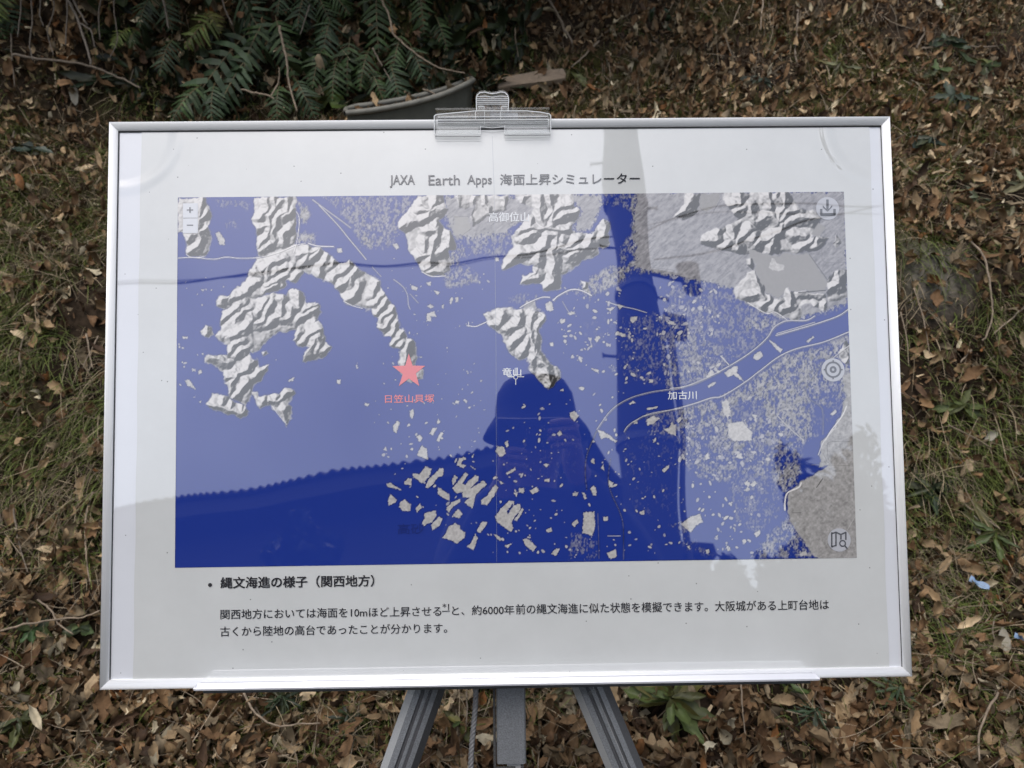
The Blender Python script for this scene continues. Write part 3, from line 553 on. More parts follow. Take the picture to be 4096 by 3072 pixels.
# reclaimed ground and open water with straight edges
def fill(c, s_, val, lv, wob=True, amp=.2, soft=5):
    s, d = sdf(P(c, s_), wob=wob); k = np.clip(.5 + d / soft, 0, 1)
    tone = val + (fbm(X[s] / 12, Y[s] / 12, 7, 3) - .5) * amp + (fine[s] - .5) * amp
    shade[s] = shade[s] * (1 - k) + tone * k; land[s] = land[s] * (1 - k) + lv * k
fill('L', '1830,-10 2030,-10 2090,1490 1640,1490 1400,1200 1290,960 1300,760 1460,610 1600,540 1740,440 1660,280 1670,180 1790,50', .33, 1, amp=.2)
fill('H', '1900,1040 1940,900 1900,700 2010,640 2040,1659 1650,1659 1680,1480 1800,1300', .33, 1, amp=.24)
fill('D', '870,700 1000,740 1150,800 1250,750 1530,770 1740,1060 1700,1170 1420,1175 1330,1160 1290,1120 1250,1220 1190,1260 1070,1190 970,1010 940,930 960,860 870,780', .29, 1, wob=True, amp=.015, soft=4)
fill('D', '1080,900 1110,820 1170,860 1250,880 1250,930 1150,960', .5, 1, amp=.3)
fill('D', '335,100 560,100 530,210 400,310 330,250', .27, 1, amp=.04); fill('D', '1640,420 1720,470 1640,580 1560,540', .29, 1, wob=False, amp=.03)
fill('B', '1205,300 1360,290 1390,430 1290,510 1220,480', .31, 1, amp=.04)
# river channel
fill('H', '-420,930 -250,860 0,830 360,740 660,580 910,430 1090,290 1170,230 1600,150 1980,-20 1980,170 1700,280 1400,350 1200,440 1000,590 820,730 580,880 450,905 0,1030 -340,1090', .5, 0, wob=False)
for c, s_ in isl:
    if c == 'H' or (c == 'G' and s_[:4] in ('1210', '1400')):
        s, d = sdf(P(c, s_), wob=False); d = d + (fbm(X[s] / 6, Y[s] / 6, 5, 2) - .5) * 6; k = np.clip(.5 + d / 2.6, 0, 1)
        shade[s] = np.where(k > .05, .5 + (fine[s] - .5) * .3, shade[s]); land[s] = np.maximum(land[s], k)
# lines: banks, railway, roads: (crop, points, half width px, tone, dark companion offset)
def line(c, s_, wd, tone, dark=None, lv=1.0):
    pts = [(p.x, p.y) for p in catmull([(a, b_, 0) for a, b_ in P(c, s_)], 5)]
    s = win(pts, 12)
    if dark is not None:
        d = segdist(X[s] - 2.6, Y[s] - 3.2, pts); k = np.clip((dark * .8 - d) / 2 + .5, 0, 1) * .6
        shade[s] = shade[s] * (1 - k) + .08 * k; land[s] = np.maximum(land[s], k)
    d = segdist(X[s], Y[s], pts); k = np.clip((wd * .72 - d) / 2 + .5, 0, 1) * lv
    shade[s] = shade[s] * (1 - k) + tone * k; land[s] = np.maximum(land[s], k)
line('H', '0,812 160,790 350,725 660,560 900,405 1070,255 1130,160 1190,105 1300,62 1500,60 1600,10', 2.3, .62, 2.2)
line('H', '1170,225 1400,160 1620,95 1860,10 1990,-80', 2.3, .64, 2.4); line('H', '1180,205 1400,140 1600,80', 1.5, .7, 1.5)
line('H', '-300,1120 0,1052 250,985 450,918 580,895 820,748 1000,612 1200,462 1400,372 1700,298 1980,185', 2.3, .64, 2.4)
line('G', '850,1265 1000,1060 1180,935 1400,862 1600,828 1800,800 2212,625', 1.6, .55, 1.8); line('G', '1150,1290 1190,1230 1270,1170 1450,1088 1800,1030', 1.8, .6, 2.0)
line('K', '850,10 780,170 735,300 720,480 740,660', 1.6, .02, None); line('K', '1000,320 975,540 1010,700 1100,900 1140,1060 1145,1430', 1.4, .02, None); line('K', '860,920 875,1420', 1.1, .03, None)
line('A', '90,752 250,745 480,765 620,742 780,755 990,745 1200,690 1380,615 1500,590', 1.7, .78, 1.4); line('A', '1530,590 1640,620 1810,625', 2.2, .85, 2.2); line('A', '1400,240 1430,330 1410,540 1370,690', 1.6, .8, 1.4)
line('A', '1650,170 1850,380 1980,540 2080,660 2170,770', 2.0, .62); line('A', '1580,110 1700,200 1880,330 2000,420', 3.2, .55, None, .7); line('B', '300,850 400,960', 1.6, .55, None, .7); line('B', '540,990 640,1070 690,1160 700,1260 720,1320', 1.8, .6, None, .8); line('B', '720,1150 810,1250', 1.6, .5, None, .7)
line('C', '370,1250 420,1200 560,1130 680,1140 790,1195', 2.4, .82, 2.0); line('C', '0,1330 90,1275 240,1215 330,1215', 2.2, .8, 2.0); line('C', '470,1260 520,1350 560,1400', 1.6, .6, None, .7); line('C', '950,1260 1100,1310 1250,1340 1400,1385', 1.8, .62)
line('B', '1350,1500 1440,1510 1520,1480 1590,1445', 2.2, .75); line('B', '1365,1460 1370,1510', 1.5, .75)
line('H', '1690,520 1620,640 1520,780 1510,860 1540,930 1650,1000 1690,1080 1690,1320', 2.8, .05, None, .6); line('H', '1190,1120 1330,1260 1480,1390', 2.6, .5, 2.0); line('H', '1990,330 1800,480 1700,640', 2, .6, 2)
line('H', '560,455 650,550', 2.4, .7, 1.2); line('H', '1950,1010 1900,1120 1780,1280 1720,1380', 3.2, .7); line('L', '1840,10 1760,110 1690,200 1640,330', 2.2, .6); line('L', '1690,310 1750,420 1740,290 1760,190 1980,185', 1.2, .1); line('L', '1690,590 1620,690', 2.0, .04)
line('L', '1450,640 1420,690 1300,750 1270,850 1270,940', 4.2, .74); line('L', '1350,970 1450,970', 1.6, .08); line('L', '1560,440 1990,450', 1.0, .2); line('L', '2040,1020 1960,1160', 1.2, .5)
line('D', '1540,770 1640,910 1740,1050', 2.2, .12); line('D', '1420,1190 1720,1165', 2.6, .03); line('D', '330,250 400,310 540,300', 1.4, .2); line('D', '560,160 460,330', 1.2, .15); line('D', '480,690 560,740 640,770', 1.4, .18, None)
line('D', '1680,700 1690,840 1820,860 1940,850', 1.6, .2); line('D', '860,1300 1060,1420 1160,1405 1290,1490', 1.8, .8); line('C', '1440,880 1700,915', 1.2, .15); line('B', '1205,300 1360,292', 1.2, .1); line('B', '1390,430 1290,510', 1.4, .15); line('B', '1205,310 1195,390', 1.2, .1)
line('B', '850,905 960,955 1110,952', 2.0, .85); line('E', '1130,1010 1190,1090 1240,1150 1290,1210', 1.4, .8); line('A', '1920,1230 2020,1280 2130,1310', 1.6, .85); line('A', '185,715 240,745 380,740', 1.8, .85); line('K', '970,1170 1110,1172', 1.5, .62)
# brownish tint of pale land, cooler in the flat plains
warm = np.array([1.0, .97, .945]); 
col = sea[None, None] * (1 - land[..., None]) + (np.clip(shade, .015, .95)[..., None] * warm) * land[..., None]
edge = np.clip(land - (np.roll(land, 2, 0) + np.roll(land, -2, 0) + np.roll(land, 2, 1) + np.roll(land, -2, 1)) / 4, -.5, .5)
col = col * np.clip(1 + np.minimum(edge, 0) * 1.2, .3, 1)[..., None]
V = np.stack([bx, by, np.full_like(bx, PZ + .0003)], -1).reshape(-1, 3)
idx = np.arange(NX * NY).reshape(NY, NX)
Fq = np.stack([idx[1:, :-1], idx[1:, 1:], idx[:-1, 1:], idx[:-1, :-1]], -1).reshape(-1, 4)
map_o = obj('map_print', mesh_np('map_print', V, Fq, col.reshape(-1, 3)), M_map, poster)

# ---- lettering
def text_mesh(s, bold=0.0):
    c = bpy.data.curves.new('t', 'FONT'); c.body = s; c.size = 1; c.resolution_u = 4
    o = bpy.data.objects.new('t', c); COL.objects.link(o)
    dg = bpy.context.evaluated_depsgraph_get(); dg.update()
    me = bpy.data.meshes.new_from_object(o.evaluated_get(dg))
    bpy.data.objects.remove(o); bpy.data.curves.remove(c)
    return me
def fit_run(bm, s, u0, v0, u1, v1, z, bold=0.0):
    """letters of s filling the photo rectangle (measured at its centre height)"""
    me = text_mesh(s, bold); vs = [v.co.copy() for v in me.vertices]
    x0 = min(p.x for p in vs); x1 = max(p.x for p in vs); y0 = min(p.y for p in vs); y1 = max(p.y for p in vs)
    um = (u0 + u1) / 2; vm_ = (v0 + v1) / 2
    X0, X1 = U(u0, vm_, z)[0], U(u1, vm_, z)[0]; Y1, Y0 = U(um, v0, z)[1], U(um, v1, z)[1]
    e = bold * (Y1 - Y0)
    for k, (ox, oy) in enumerate(((-1, -1), (1, -1), (-1, 1), (1, 1)) if bold else ((0, 0),)):
        for v, p in zip(me.vertices, vs):
            v.co = ((p.x - x0) / (x1 - x0) * (X1 - X0 - 2 * e) + X0 + e + ox * e, (p.y - y0) / (y1 - y0) * (Y1 - Y0 - 2 * e) + Y0 + e + oy * e, z + k * 2e-5)
        bm.from_mesh(me)
    bpy.data.meshes.remove(me)
TZ = PZ + .0007
bm = bmesh.new()
fit_run(bm, 'JAXA', 1559, 700, 1659, 750, TZ, .008); fit_run(bm, 'Earth', 1714, 700, 1839, 740.5, TZ, .008); fit_run(bm, 'Apps', 1869, 699.5, 1967, 748, TZ, .008)
fit_run(bm, '海面上昇シミュレーター', 2000, 694, 2560, 738, TZ, .008)
obj('title_text', bm, M_ink, poster)
bm = bmesh.new(); fit_run(bm, '縄文海進の様子（関西地方）', 881.7, 2303, 1497, 2351, TZ, .020)
cx, cy = U(841, 2339); r_ = U(849, 2339)[0] - cx
add_flat(bm, [(cx + r_ * math.cos(k * .524), cy + r_ * math.sin(k * .524)) for k in range(12)], TZ)
obj('heading_text', bm, M_ink, poster)
bm = bmesh.new()
fit_run(bm, '関西地方においては海面を10mほど上昇させる', 881.7, 2431, 1765, 2471, TZ, .006); fit_run(bm, '*1', 1770, 2414, 1796, 2440, TZ, .006)
add_flat(bm, [U(1768, 2443), U(1799, 2442), U(1799, 2445), U(1768, 2446)], TZ)
fit_run(bm, 'と、約6000年', 1808, 2421, 2057, 2460, TZ, .006); fit_run(bm, '前の縄文海進に似た状態を模擬できます。大阪城がある上町台地は', 2063, 2407, 3316, 2448, TZ, .006)
fit_run(bm, '古くから陸地の高台であったことが分かります。', 880.5, 2499, 1788.5, 2539, TZ, .006)
obj('body_text', bm, M_ink, poster)
for s_, a, mt in (('高御位山', (1955, 849, 2116, 887), M_white_ink), ('竜山', (2009.5, 1471, 2085, 1504), M_white_ink), ('加古川', (2671, 1564, 2787, 1598), M_white_ink), ('日笠山貝塚', (1540, 1578, 1737, 1611), M_red_ink), ('高砂', (1590, 2094, 1695, 2136), M_faint)):
    bm = bmesh.new(); fit_run(bm, s_, *a, TZ, .010)
    obj('place_name', bm, mt, poster)
def stroke(bm, pts, wd, z, mi=0):
    """flat polyline stroke; points in photo px, width in px"""
    k = U(2049, 1536)[0] - U(2048, 1536)[0]; h_ = wd * k / 2
    q = [Vector((*U(*p), 0)) for p in pts]
    for a, b_ in zip(q, q[1:]):
        t_ = (b_ - a).normalized(); n_ = Vector((-t_.y, t_.x, 0)) * h_; a2, b2 = a - t_ * h_ * .6, b_ + t_ * h_ * .6
        add_flat(bm, [(p.x, p.y) for p in (a2 + n_, a2 - n_, b2 - n_, b2 + n_)], z, mi)
def disc(bm, u, v, r, z, mi=0, seg=40, r2=0):
    cx, cy = U(u, v); k = U(u + 1, v)[0] - cx
    if not r2: add_flat(bm, [(cx + r * k * math.cos(2 * math.pi * i / seg), cy + r * k * math.sin(2 * math.pi * i / seg)) for i in range(seg)], z, mi)
    else:
        for i in range(seg):
            a0, a1 = 2 * math.pi * i / seg, 2 * math.pi * (i + 1) / seg
            add_flat(bm, [(cx + q * k * math.cos(a), cy + q * k * math.sin(a)) for q, a in ((r, a0), (r, a1), (r2, a1), (r2, a0))], z, mi)
bm = bmesh.new()
F_ = lambda x, y: (1380 + x * SC, 1260 + y * SC)
stroke(bm, [F_(1800, 683), F_(1862, 683)], 3.2, TZ); stroke(bm, [F_(1912, 683), F_(1978, 683)], 3.2, TZ); stroke(bm, [F_(1888, 708), F_(1888, 770)], 3.2, TZ); stroke(bm, [F_(1882, 585), F_(1882, 668)], 2.6, TZ); stroke(bm, [F_(1900, 585), F_(1900, 668)], 2.6, TZ)
disc(bm, *F_(1888, 688), 9.5, TZ, 0, 12, 6.8)
obj('crosshair_mark', bm, M_white_ink, poster)
bm = bmesh.new(); add_flat(bm, [U(*F_(x, y)) for x, y in ((707, 425), (748, 560), (888, 563), (785, 645), (823, 786), (708, 703), (596, 787), (640, 655), (525, 566), (668, 560))], TZ + .0002)
obj('star_mark', bm, M_red_ink, poster)
A_ = lambda x, y: (680 + x * SC, 760 + y * SC)
for y0, y1, plus in ((150, 309, 1), (317, 478, 0)):
    bm = bmesh.new(); add_flat(bm, [U(*A_(147, y0)), U(*A_(312, y0 - 2)), U(*A_(311, y1)), U(*A_(146, y1 + 2))], TZ, 0)
    my = (y0 + y1) / 2 - 6
    stroke(bm, [A_(193, my), A_(257, my)], 4.5, TZ + .0002, 1)
    if plus: stroke(bm, [A_(225, my - 28), A_(225, my + 28)], 4.5, TZ + .0004, 1)
    obj('zoom_button', bm, [M_btn, M_icon], poster)
D_ = lambda x, y: (2680 + x * SC, 740 + y * SC)
bm = bmesh.new(); disc(bm, *D_(1740, 262), 46, TZ, 0); z2 = TZ + .0002
stroke(bm, [D_(1738, 170), D_(1738, 270)], 10, z2, 1); add_flat(bm, [U(*D_(x, y)) for x, y in ((1685, 225), (1738, 285), (1790, 222), (1790, 245), (1740, 297), (1685, 248))], z2 + .0001, 1)
stroke(bm, [D_(1668, 275), D_(1668, 330), D_(1815, 326), D_(1815, 275)], 10, z2 + .0002, 1)
obj('download_button', bm, [M_icon_bg, M_icon], poster)
H_ = lambda x, y: (2680 + x * SC, 1260 + y * SC)
bm = bmesh.new(); disc(bm, *H_(1800, 608), 46, TZ, 0); disc(bm, *H_(1800, 605), 33, z2, 1, 40, 25.5); disc(bm, *H_(1800, 604), 14, z2, 1, 24, 5)
for dx, dy in ((0, -1), (0, 1), (-1, 0), (1, 0)): stroke(bm, [H_(1800 + dx * 88, 605 + dy * 88), H_(1800 + dx * 100, 605 + dy * 100)], 6, z2 + .0002, 1)
obj('locate_button', bm, [M_icon_bg, M_icon], poster)
L2 = lambda x, y: (2680 + x * SC, 1700 + y * SC)
bm = bmesh.new(); disc(bm, *L2(1868, 1270), 46, TZ, 0)
stroke(bm, [L2(1785, 1190), L2(1785, 1345), L2(1832, 1330), L2(1832, 1185), L2(1785, 1200)], 6, z2, 1); stroke(bm, [L2(1832, 1185), L2(1885, 1210), L2(1940, 1185), L2(1940, 1265)], 6, z2 + .0001, 1)
stroke(bm, [L2(1885, 1210), L2(1885, 1260)], 6, z2 + .0003, 1); disc(bm, *L2(1905, 1308), 14, z2, 1, 20, 8.5); stroke(bm, [L2(1928, 1333), L2(1952, 1360)], 6, z2 + .0002, 1)
obj('map_search_button', bm, [M_icon_bg, M_icon], poster)

# the sheet is glued from two pieces: a faint upright seam
bm = bmesh.new()
for (ua, va), (ub, vb), wd in (((1969, 545), (1977, 780), 1.0), ((1977, 781), (1984, 1400), .8), ((1984, 1400), (1987, 2246), .8)):
    a, b_ = U(ua, va), U(ub, vb); h_ = wd * .768 / F * .5
    add_flat(bm, [(a[0] - h_, a[1]), (b_[0] - h_, b_[1]), (b_[0] + h_, b_[1]), (a[0] + h_, a[1])], PZ + .0005)
obj('paper_seam', bm, printmat('seam_shadow', (.30, .33, .40)), poster)
# ------------------------------------------------------------------ easel
foot_y = 0
def ground_on_board(x, z):      # board y where the line (x, *, z) meets the ground plane
    return -(BC.z + BZ.z * z) / BY.z
ey = ground_on_board(0, -.03); eb = MB_ @ Vector((0, ey, -.03))
easel = empty('easel', 'grey metal tripod easel with clear plastic clips and a white tray, holding the map board', 'easel', (BC.x, eb.y, 0))
def epart(name, bm, mats, parent=None, smooth=False):
    me = bpy.data.meshes.new(name); bm.normal_update(); bm.to_mesh(me); bm.free()
    me.transform(MB_); me.transform(Matrix.Translation(-easel.location))
    return obj(name, me, mats, parent or easel, smooth)
def bar(bm, a, b_, prof, z0, mi=None):
    """extrude a closed (x, z) profile from a to b in the board plane"""
    a, b_ = Vector((*a, 0)), Vector((*b_, 0)); t_ = (b_ - a).normalized(); n_ = Vector((t_.y, -t_.x, 0))
    if n_.x < 0: n_ = -n_
    r0 = [bm.verts.new(a + n_ * x + Vector((0, 0, z0 + z))) for x, z in prof]; r1 = [bm.verts.new(b_ + n_ * x + Vector((0, 0, z0 + z))) for x, z in prof]
    k = len(prof)
    for i in range(k):
        f = bm.faces.new((r0[i], r0[(i + 1) % k], r1[(i + 1) % k], r1[i]))
        if mi: f.material_index = mi[i]
    bm.faces.new(r0); bm.faces.new(r1[::-1])
    bmesh.ops.recalc_face_normals(bm, faces=bm.faces[:])
LZ = -.022
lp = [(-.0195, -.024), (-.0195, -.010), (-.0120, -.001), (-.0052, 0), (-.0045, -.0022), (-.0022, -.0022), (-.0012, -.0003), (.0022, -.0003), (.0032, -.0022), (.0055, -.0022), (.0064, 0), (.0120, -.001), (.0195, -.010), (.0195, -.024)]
lm = [1, 2, 0, 1, 1, 1, 0, 2, 1, 1, 0, 1, 1, 1]  # light painted per face: pale left chamfer and groove edge, darker right side
for (ua, va, ub, vb) in ((1694, 2795, 1597, 3072), (2370, 2768, 2498, 3072)):
    a = Vector(U(ua, va, LZ)); b_ = Vector(U(ub, vb, LZ)); d_ = (b_ - a)
    yg = ground_on_board(0, LZ); bot = a + d_ * ((yg - a.y) / d_.y); top = a + d_ * (((-.10) - a.y) / d_.y)
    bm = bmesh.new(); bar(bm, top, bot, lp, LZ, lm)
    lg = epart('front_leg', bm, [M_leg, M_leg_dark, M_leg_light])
    bm = bmesh.new(); bar(bm, bot - d_.normalized() * .03, bot + d_.normalized() * .004, [(-.022, -.027), (-.022, .003), (.022, .003), (.022, -.027)], LZ)
    epart('rubber_foot', bm, M_leg_dark, lg)
# mast behind the board, rear leg
MZ = -.024
xa, xb = U(1986, 2900, MZ)[0], U(2103, 2900, MZ)[0]; xm = (xa + xb) / 2; hw = (xb - xa) / 2
bm = bmesh.new(); yt = U(2040, 452, MZ)[1]; yb = U(2045, 3056, MZ)[1]
mp_ = [(-hw, -.026), (-hw, -.002), (-hw + .0015, 0), (hw - .0015, 0), (hw, -.002), (hw, -.026)]
bar(bm, (xm, yt), (xm, yb), mp_, MZ); epart('mast', bm, [M_leg])
bm = bmesh.new(); bar(bm, (xm + .004, yb + .05), (xm + .004, yb - .10), [(-.009, -.02), (-.009, -.005), (.009, -.005), (.009, -.02)], MZ); epart('inner_tube', bm, [M_leg_light])
bm = bmesh.new(); p0 = MB_ @ Vector((xm, -.05, -.055)); p1 = Vector((p0.x, p0.y + .62, .16))
add_tube(bm, [p0, p0 * .5 + p1 * .5, p1], .013, 10)
me = bpy.data.meshes.new('rear_leg'); bm.to_mesh(me); bm.free(); me.transform(Matrix.Translation(-easel.location)); obj('rear_leg', me, M_leg_dark, easel)
# collar that joins mast and legs, hidden behind the board
bm = bmesh.new(); add_box(bm, xm - .05, xm + .05, -.13, -.05, -.056, -.0175, bevel=.004); epart('leg_collar', bm, M_leg_dark)
# clear clamps on the legs
for pts in (((1616, 2745), (1800, 2745), (1797, 2757), (1774, 2820), (1766, 2822), (1655, 2782), (1622, 2770)), ((2270, 2738), (2432, 2738), (2426, 2746), (2320, 2794), (2300, 2795), (2292, 2788))):
    bm = bmesh.new(); o_ = [U(*p, -.016) for p in pts]
    cxm = sum(p[0] for p in o_) / len(o_)
    add_prism(bm, o_[::-1], -.0195, -.0155)
    for k in range(6):
        f_ = .2 + .1 * k; x_ = o_[0][0] * (1 - f_) + o_[1][0] * f_
        add_box(bm, x_ - .0008, x_ + .0008, o_[3][1] + .012, o_[0][1] - .001, -.0154, -.0142)
    bmesh.ops.recalc_face_normals(bm, faces=bm.faces[:]); epart('leg_clip', bm, M_clear)
# strap and cord
bm = bmesh.new(); xs = U(1981, 2900, -.03)[0]
add_box(bm, xs - .0022, xs + .0004, yb - .12, -.28, -.042, -.026); add_box(bm, xs - .001, xm + .004, yb - .02, yb - .0035, -.0265, -.0245); add_box(bm, xm + .010, xm + .0125, yb - .03, yb - .003, -.030, -.0262)
epart('webbing_strap', bm, M_strap)
bm = bmesh.new(); ca_, cb_ = U(1903, 2700, -.03), U(1886, 3072, -.03); n_ = 90
for ph in (0, 2.09, 4.19):
    add_tube(bm, [(ca_[0] + (cb_[0] - ca_[0]) * i / n_ * 1.15 + .0015 * math.cos(i * .55 + ph) + .001 * math.sin(i * .07), ca_[1] + (cb_[1] - ca_[1]) * i / n_ * 1.15, -.03 + .0015 * math.sin(i * .55 + ph)) for i in range(n_ + 1)], .0018, 6)
epart('twisted_cord', bm, M_cord, smooth=True)
# tray
bm = bmesh.new()
yl = lambda v, z: U(2025, v, z)[1]
xl, xr = U(778, 2745, .018)[0], U(3275, 2705, .018)[0]
pr_ = [(yl(2713, .0165), .0150), (yl(2714, .0175), .0172), (yl(2734, .0205), .0205), (yl(2736, .0205), .0208), (yl(2743, .0205), .0206), (yl(2745, .0205), .0190), (yl(2745, .0205), -.014), (yl(2745, .0205) + .002, -.014), (yl(2745, .0205) + .002, .0160)]
rings = []
xs_ = [(xl, .0025), (xl + .0012, .0012), (xl + .003, .0), (xr - .003, 0), (xr - .0012, .0012), (xr, .0025)]
cy_ = sum(p[0] for p in pr_) / len(pr_); cz_ = sum(p[1] for p in pr_) / len(pr_)
for x_, ins in xs_:
    rings.append([bm.verts.new((x_, y_ - ins * (1 if y_ > yl(2728, .02) else -.2), z_)) for y_, z_ in pr_])
for a, b_ in zip(rings, rings[1:]):
    for i in range(len(pr_)):
        bm.faces.new((a[i], a[(i + 1) % len(pr_)], b_[(i + 1) % len(pr_)], b_[i]))
bm.faces.new(rings[0]); bm.faces.new(rings[-1][::-1]); bmesh.ops.recalc_face_normals(bm, faces=bm.faces[:])
epart('tray', bm, M_tray)
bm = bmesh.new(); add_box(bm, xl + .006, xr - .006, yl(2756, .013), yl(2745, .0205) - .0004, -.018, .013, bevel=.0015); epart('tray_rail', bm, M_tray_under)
# top clip
clip = bmesh.new(); cz = .0030
jaw = [(1735, 538), (1735, 464), (1743, 457), (1850, 447), (1902, 442), (2108, 442), (2160, 447), (2198, 454), (2205, 461), (2205, 522), (2201, 533), (2020, 536), (2018, 503), (1921, 504), (1920, 538)]
add_prism(clip, [U(*p, cz) for p in jaw][::-1], .0014, .0032)
bx0, bx1 = U(1742, 470, cz)[0], U(2198, 470, cz)[0]
for v_, hz in ((468, .0008), (477, .0008), (490, .0012), (497, .0012)):
    y_ = U(2000, v_, cz)[1]; add_box(clip, bx0 + .004, bx1 - .004, y_ - .0006, y_ + .0006, .0033, .0033 + hz * .4)
y0_, y1_ = U(2000, 536, cz)[1], U(2000, 508, cz)[1]
for a, b_ in ((1750, 1915), (2026, 2190)):
    add_box(clip, U(a, 520, cz)[0], U(b_, 520, cz)[0], y0_ + .001, y1_, .0033, .0039, bevel=.0002)
yt_ = U(2000, 476, -.01)[1]; yu_ = U(2000, 448, -.01)[1]
add_box(clip, bx0, bx1, max(yt_, H / 2 + .001), yu_, -.0200, -.0170, bevel=.0005); add_box(clip, bx0, bx1, yu_ - .0022, yu_, -.0168, .0012)
bmesh.ops.recalc_face_normals(clip, faces=clip.faces[:])
def strips(bm, lst, z0, z1):
    for pts, wpx, mi in lst:
        for (ua, va), (ub, vb) in zip(pts, pts[1:]):
            a, b_ = Vector((*U(ua, va, z1), 0)), Vector((*U(ub, vb, z1), 0)); t_ = (b_ - a).normalized(); h_ = Vector((-t_.y, t_.x, 0)) * (wpx * .27e-3 * .5); e_ = t_ * .0002
            lo = [bm.verts.new(p + Vector((0, 0, z0))) for p in (a - e_ - h_, b_ + e_ - h_, b_ + e_ + h_, a - e_ + h_)]; hi = [bm.verts.new(v.co + Vector((0, 0, z1 - z0))) for v in lo]
            for q in ((hi[0], hi[1], hi[2], hi[3]), (lo[0], lo[1], hi[1], hi[0]), (lo[2], lo[3], hi[3], hi[2]), (lo[1], lo[2], hi[2], hi[1]), (lo[3], lo[0], hi[0], hi[3])):
                f = bm.faces.new(q); f.material_index = mi
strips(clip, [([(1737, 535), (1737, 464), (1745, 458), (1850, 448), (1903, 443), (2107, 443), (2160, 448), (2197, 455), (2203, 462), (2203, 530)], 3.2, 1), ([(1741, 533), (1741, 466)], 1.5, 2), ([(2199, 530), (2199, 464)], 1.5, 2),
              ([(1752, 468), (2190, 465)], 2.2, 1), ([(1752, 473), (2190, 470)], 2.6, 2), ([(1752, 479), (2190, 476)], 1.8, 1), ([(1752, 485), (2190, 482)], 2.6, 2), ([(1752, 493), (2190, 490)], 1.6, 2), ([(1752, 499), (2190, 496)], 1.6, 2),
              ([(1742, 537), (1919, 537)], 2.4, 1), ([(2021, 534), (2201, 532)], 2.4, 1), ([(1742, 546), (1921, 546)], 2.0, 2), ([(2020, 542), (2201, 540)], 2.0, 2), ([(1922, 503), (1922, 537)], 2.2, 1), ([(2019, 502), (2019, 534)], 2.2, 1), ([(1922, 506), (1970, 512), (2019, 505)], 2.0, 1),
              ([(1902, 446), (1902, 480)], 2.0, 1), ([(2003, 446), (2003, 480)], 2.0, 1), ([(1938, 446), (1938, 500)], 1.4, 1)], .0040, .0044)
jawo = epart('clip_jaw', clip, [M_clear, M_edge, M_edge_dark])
kb = bmesh.new()
kn = [(1905, 447), (1903, 398), (1906, 380), (1919, 369), (1938, 366), (1955, 370), (1970, 372), (1986, 370), (2004, 365), (2021, 368), (2033, 380), (2037, 398), (2034, 447)]
add_prism(kb, [U(*p, -.006) for p in kn][::-1], -.016, -.003)
for v_ in (396, 402, 408, 414, 420):
    y_ = U(1970, v_, -.003)[1]; add_box(kb, U(1907, v_, -.003)[0], U(2033, v_, -.003)[0], y_ - .0004, y_ + .0004, -.0029, -.0018)
for a, b_ in ((1911, 1936), (2006, 2030)):
    add_box(kb, U(a, 430, -.003)[0], U(b_, 430, -.003)[0], U(1970, 443, -.003)[1], U(1970, 425, -.003)[1], -.0029, .0, bevel=.0006)
bmesh.ops.recalc_face_normals(kb, faces=kb.faces[:])
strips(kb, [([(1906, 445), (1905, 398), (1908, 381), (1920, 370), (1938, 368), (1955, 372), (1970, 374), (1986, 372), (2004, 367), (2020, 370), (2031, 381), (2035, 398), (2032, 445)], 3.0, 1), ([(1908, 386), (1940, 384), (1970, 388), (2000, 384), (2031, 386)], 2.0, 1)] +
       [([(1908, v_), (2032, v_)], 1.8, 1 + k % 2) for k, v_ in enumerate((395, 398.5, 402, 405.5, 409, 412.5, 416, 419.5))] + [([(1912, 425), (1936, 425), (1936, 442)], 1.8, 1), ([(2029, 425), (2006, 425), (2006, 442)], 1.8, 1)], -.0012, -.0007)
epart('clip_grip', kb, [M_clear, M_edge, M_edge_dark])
# ------------------------------------------------------------------ ground: flat by the easel, a scarp, then a bank
PR = np.array([(-80, 0), (.9, 0), (1.35, .03), (1.7, .16), (1.95, .42), (2.25, .74), (2.65, .90), (3.2, 1.06), (3.6, 1.22), (4.2, 1.6), (5, 2.3), (6.5, 3.3), (9, 4.2), (80, 12)])
PL = np.array([(-80, 0), (.9, 0), (1.35, .02), (1.7, .12), (1.95, .34), (2.25, .62), (2.65, .82), (3.1, .97), (3.35, 1.08), (3.6, 1.5), (3.85, 2.0), (4.3, 2.4), (6.5, 3.6), (9, 4.4), (80, 12)])
def gz(x, y):
    x = np.asarray(x, float); y = np.asarray(y, float)
    k = np.clip((x + .55) / 1.0, 0, 1); k = k * k * (3 - 2 * k)
    z = np.interp(y, PL[:, 0], PL[:, 1]) * (1 - k) + np.interp(y, PR[:, 0], PR[:, 1]) * k
    near = np.clip((y - .6) / .8, 0, 1) * np.clip((14 - y) / 4, 0, 1)
    return z + near * ((fbm(x * 2.2 + 40, y * 2.2 + 40, 101, 3) - .5) * .16 + (fbm(x * 9 + 40, y * 9 + 40, 111, 3) - .5) * .06)
def ground_t(u, v):
    d = pray(u, v); ts = np.linspace(.9, 9, 1600)
    z = CAM.z + d.z * ts - gz(CAM.x + d.x * ts, CAM.y + d.y * ts)
    i = np.argmax(z < 0)
    return ts[i] if (z < 0).any() else 6.0
def hit(u, v, off=0.0):
    """the spot of ground (or a little in front of it) under a photo pixel"""
    return CAM + pray(u, v) * (ground_t(u, v) - off)
def gnorm(x, y, e=.06):
    n_ = Vector((float(gz(x - e, y) - gz(x + e, y)), float(gz(x, y - e) - gz(x, y + e)), 2 * e)); return n_.normalized()
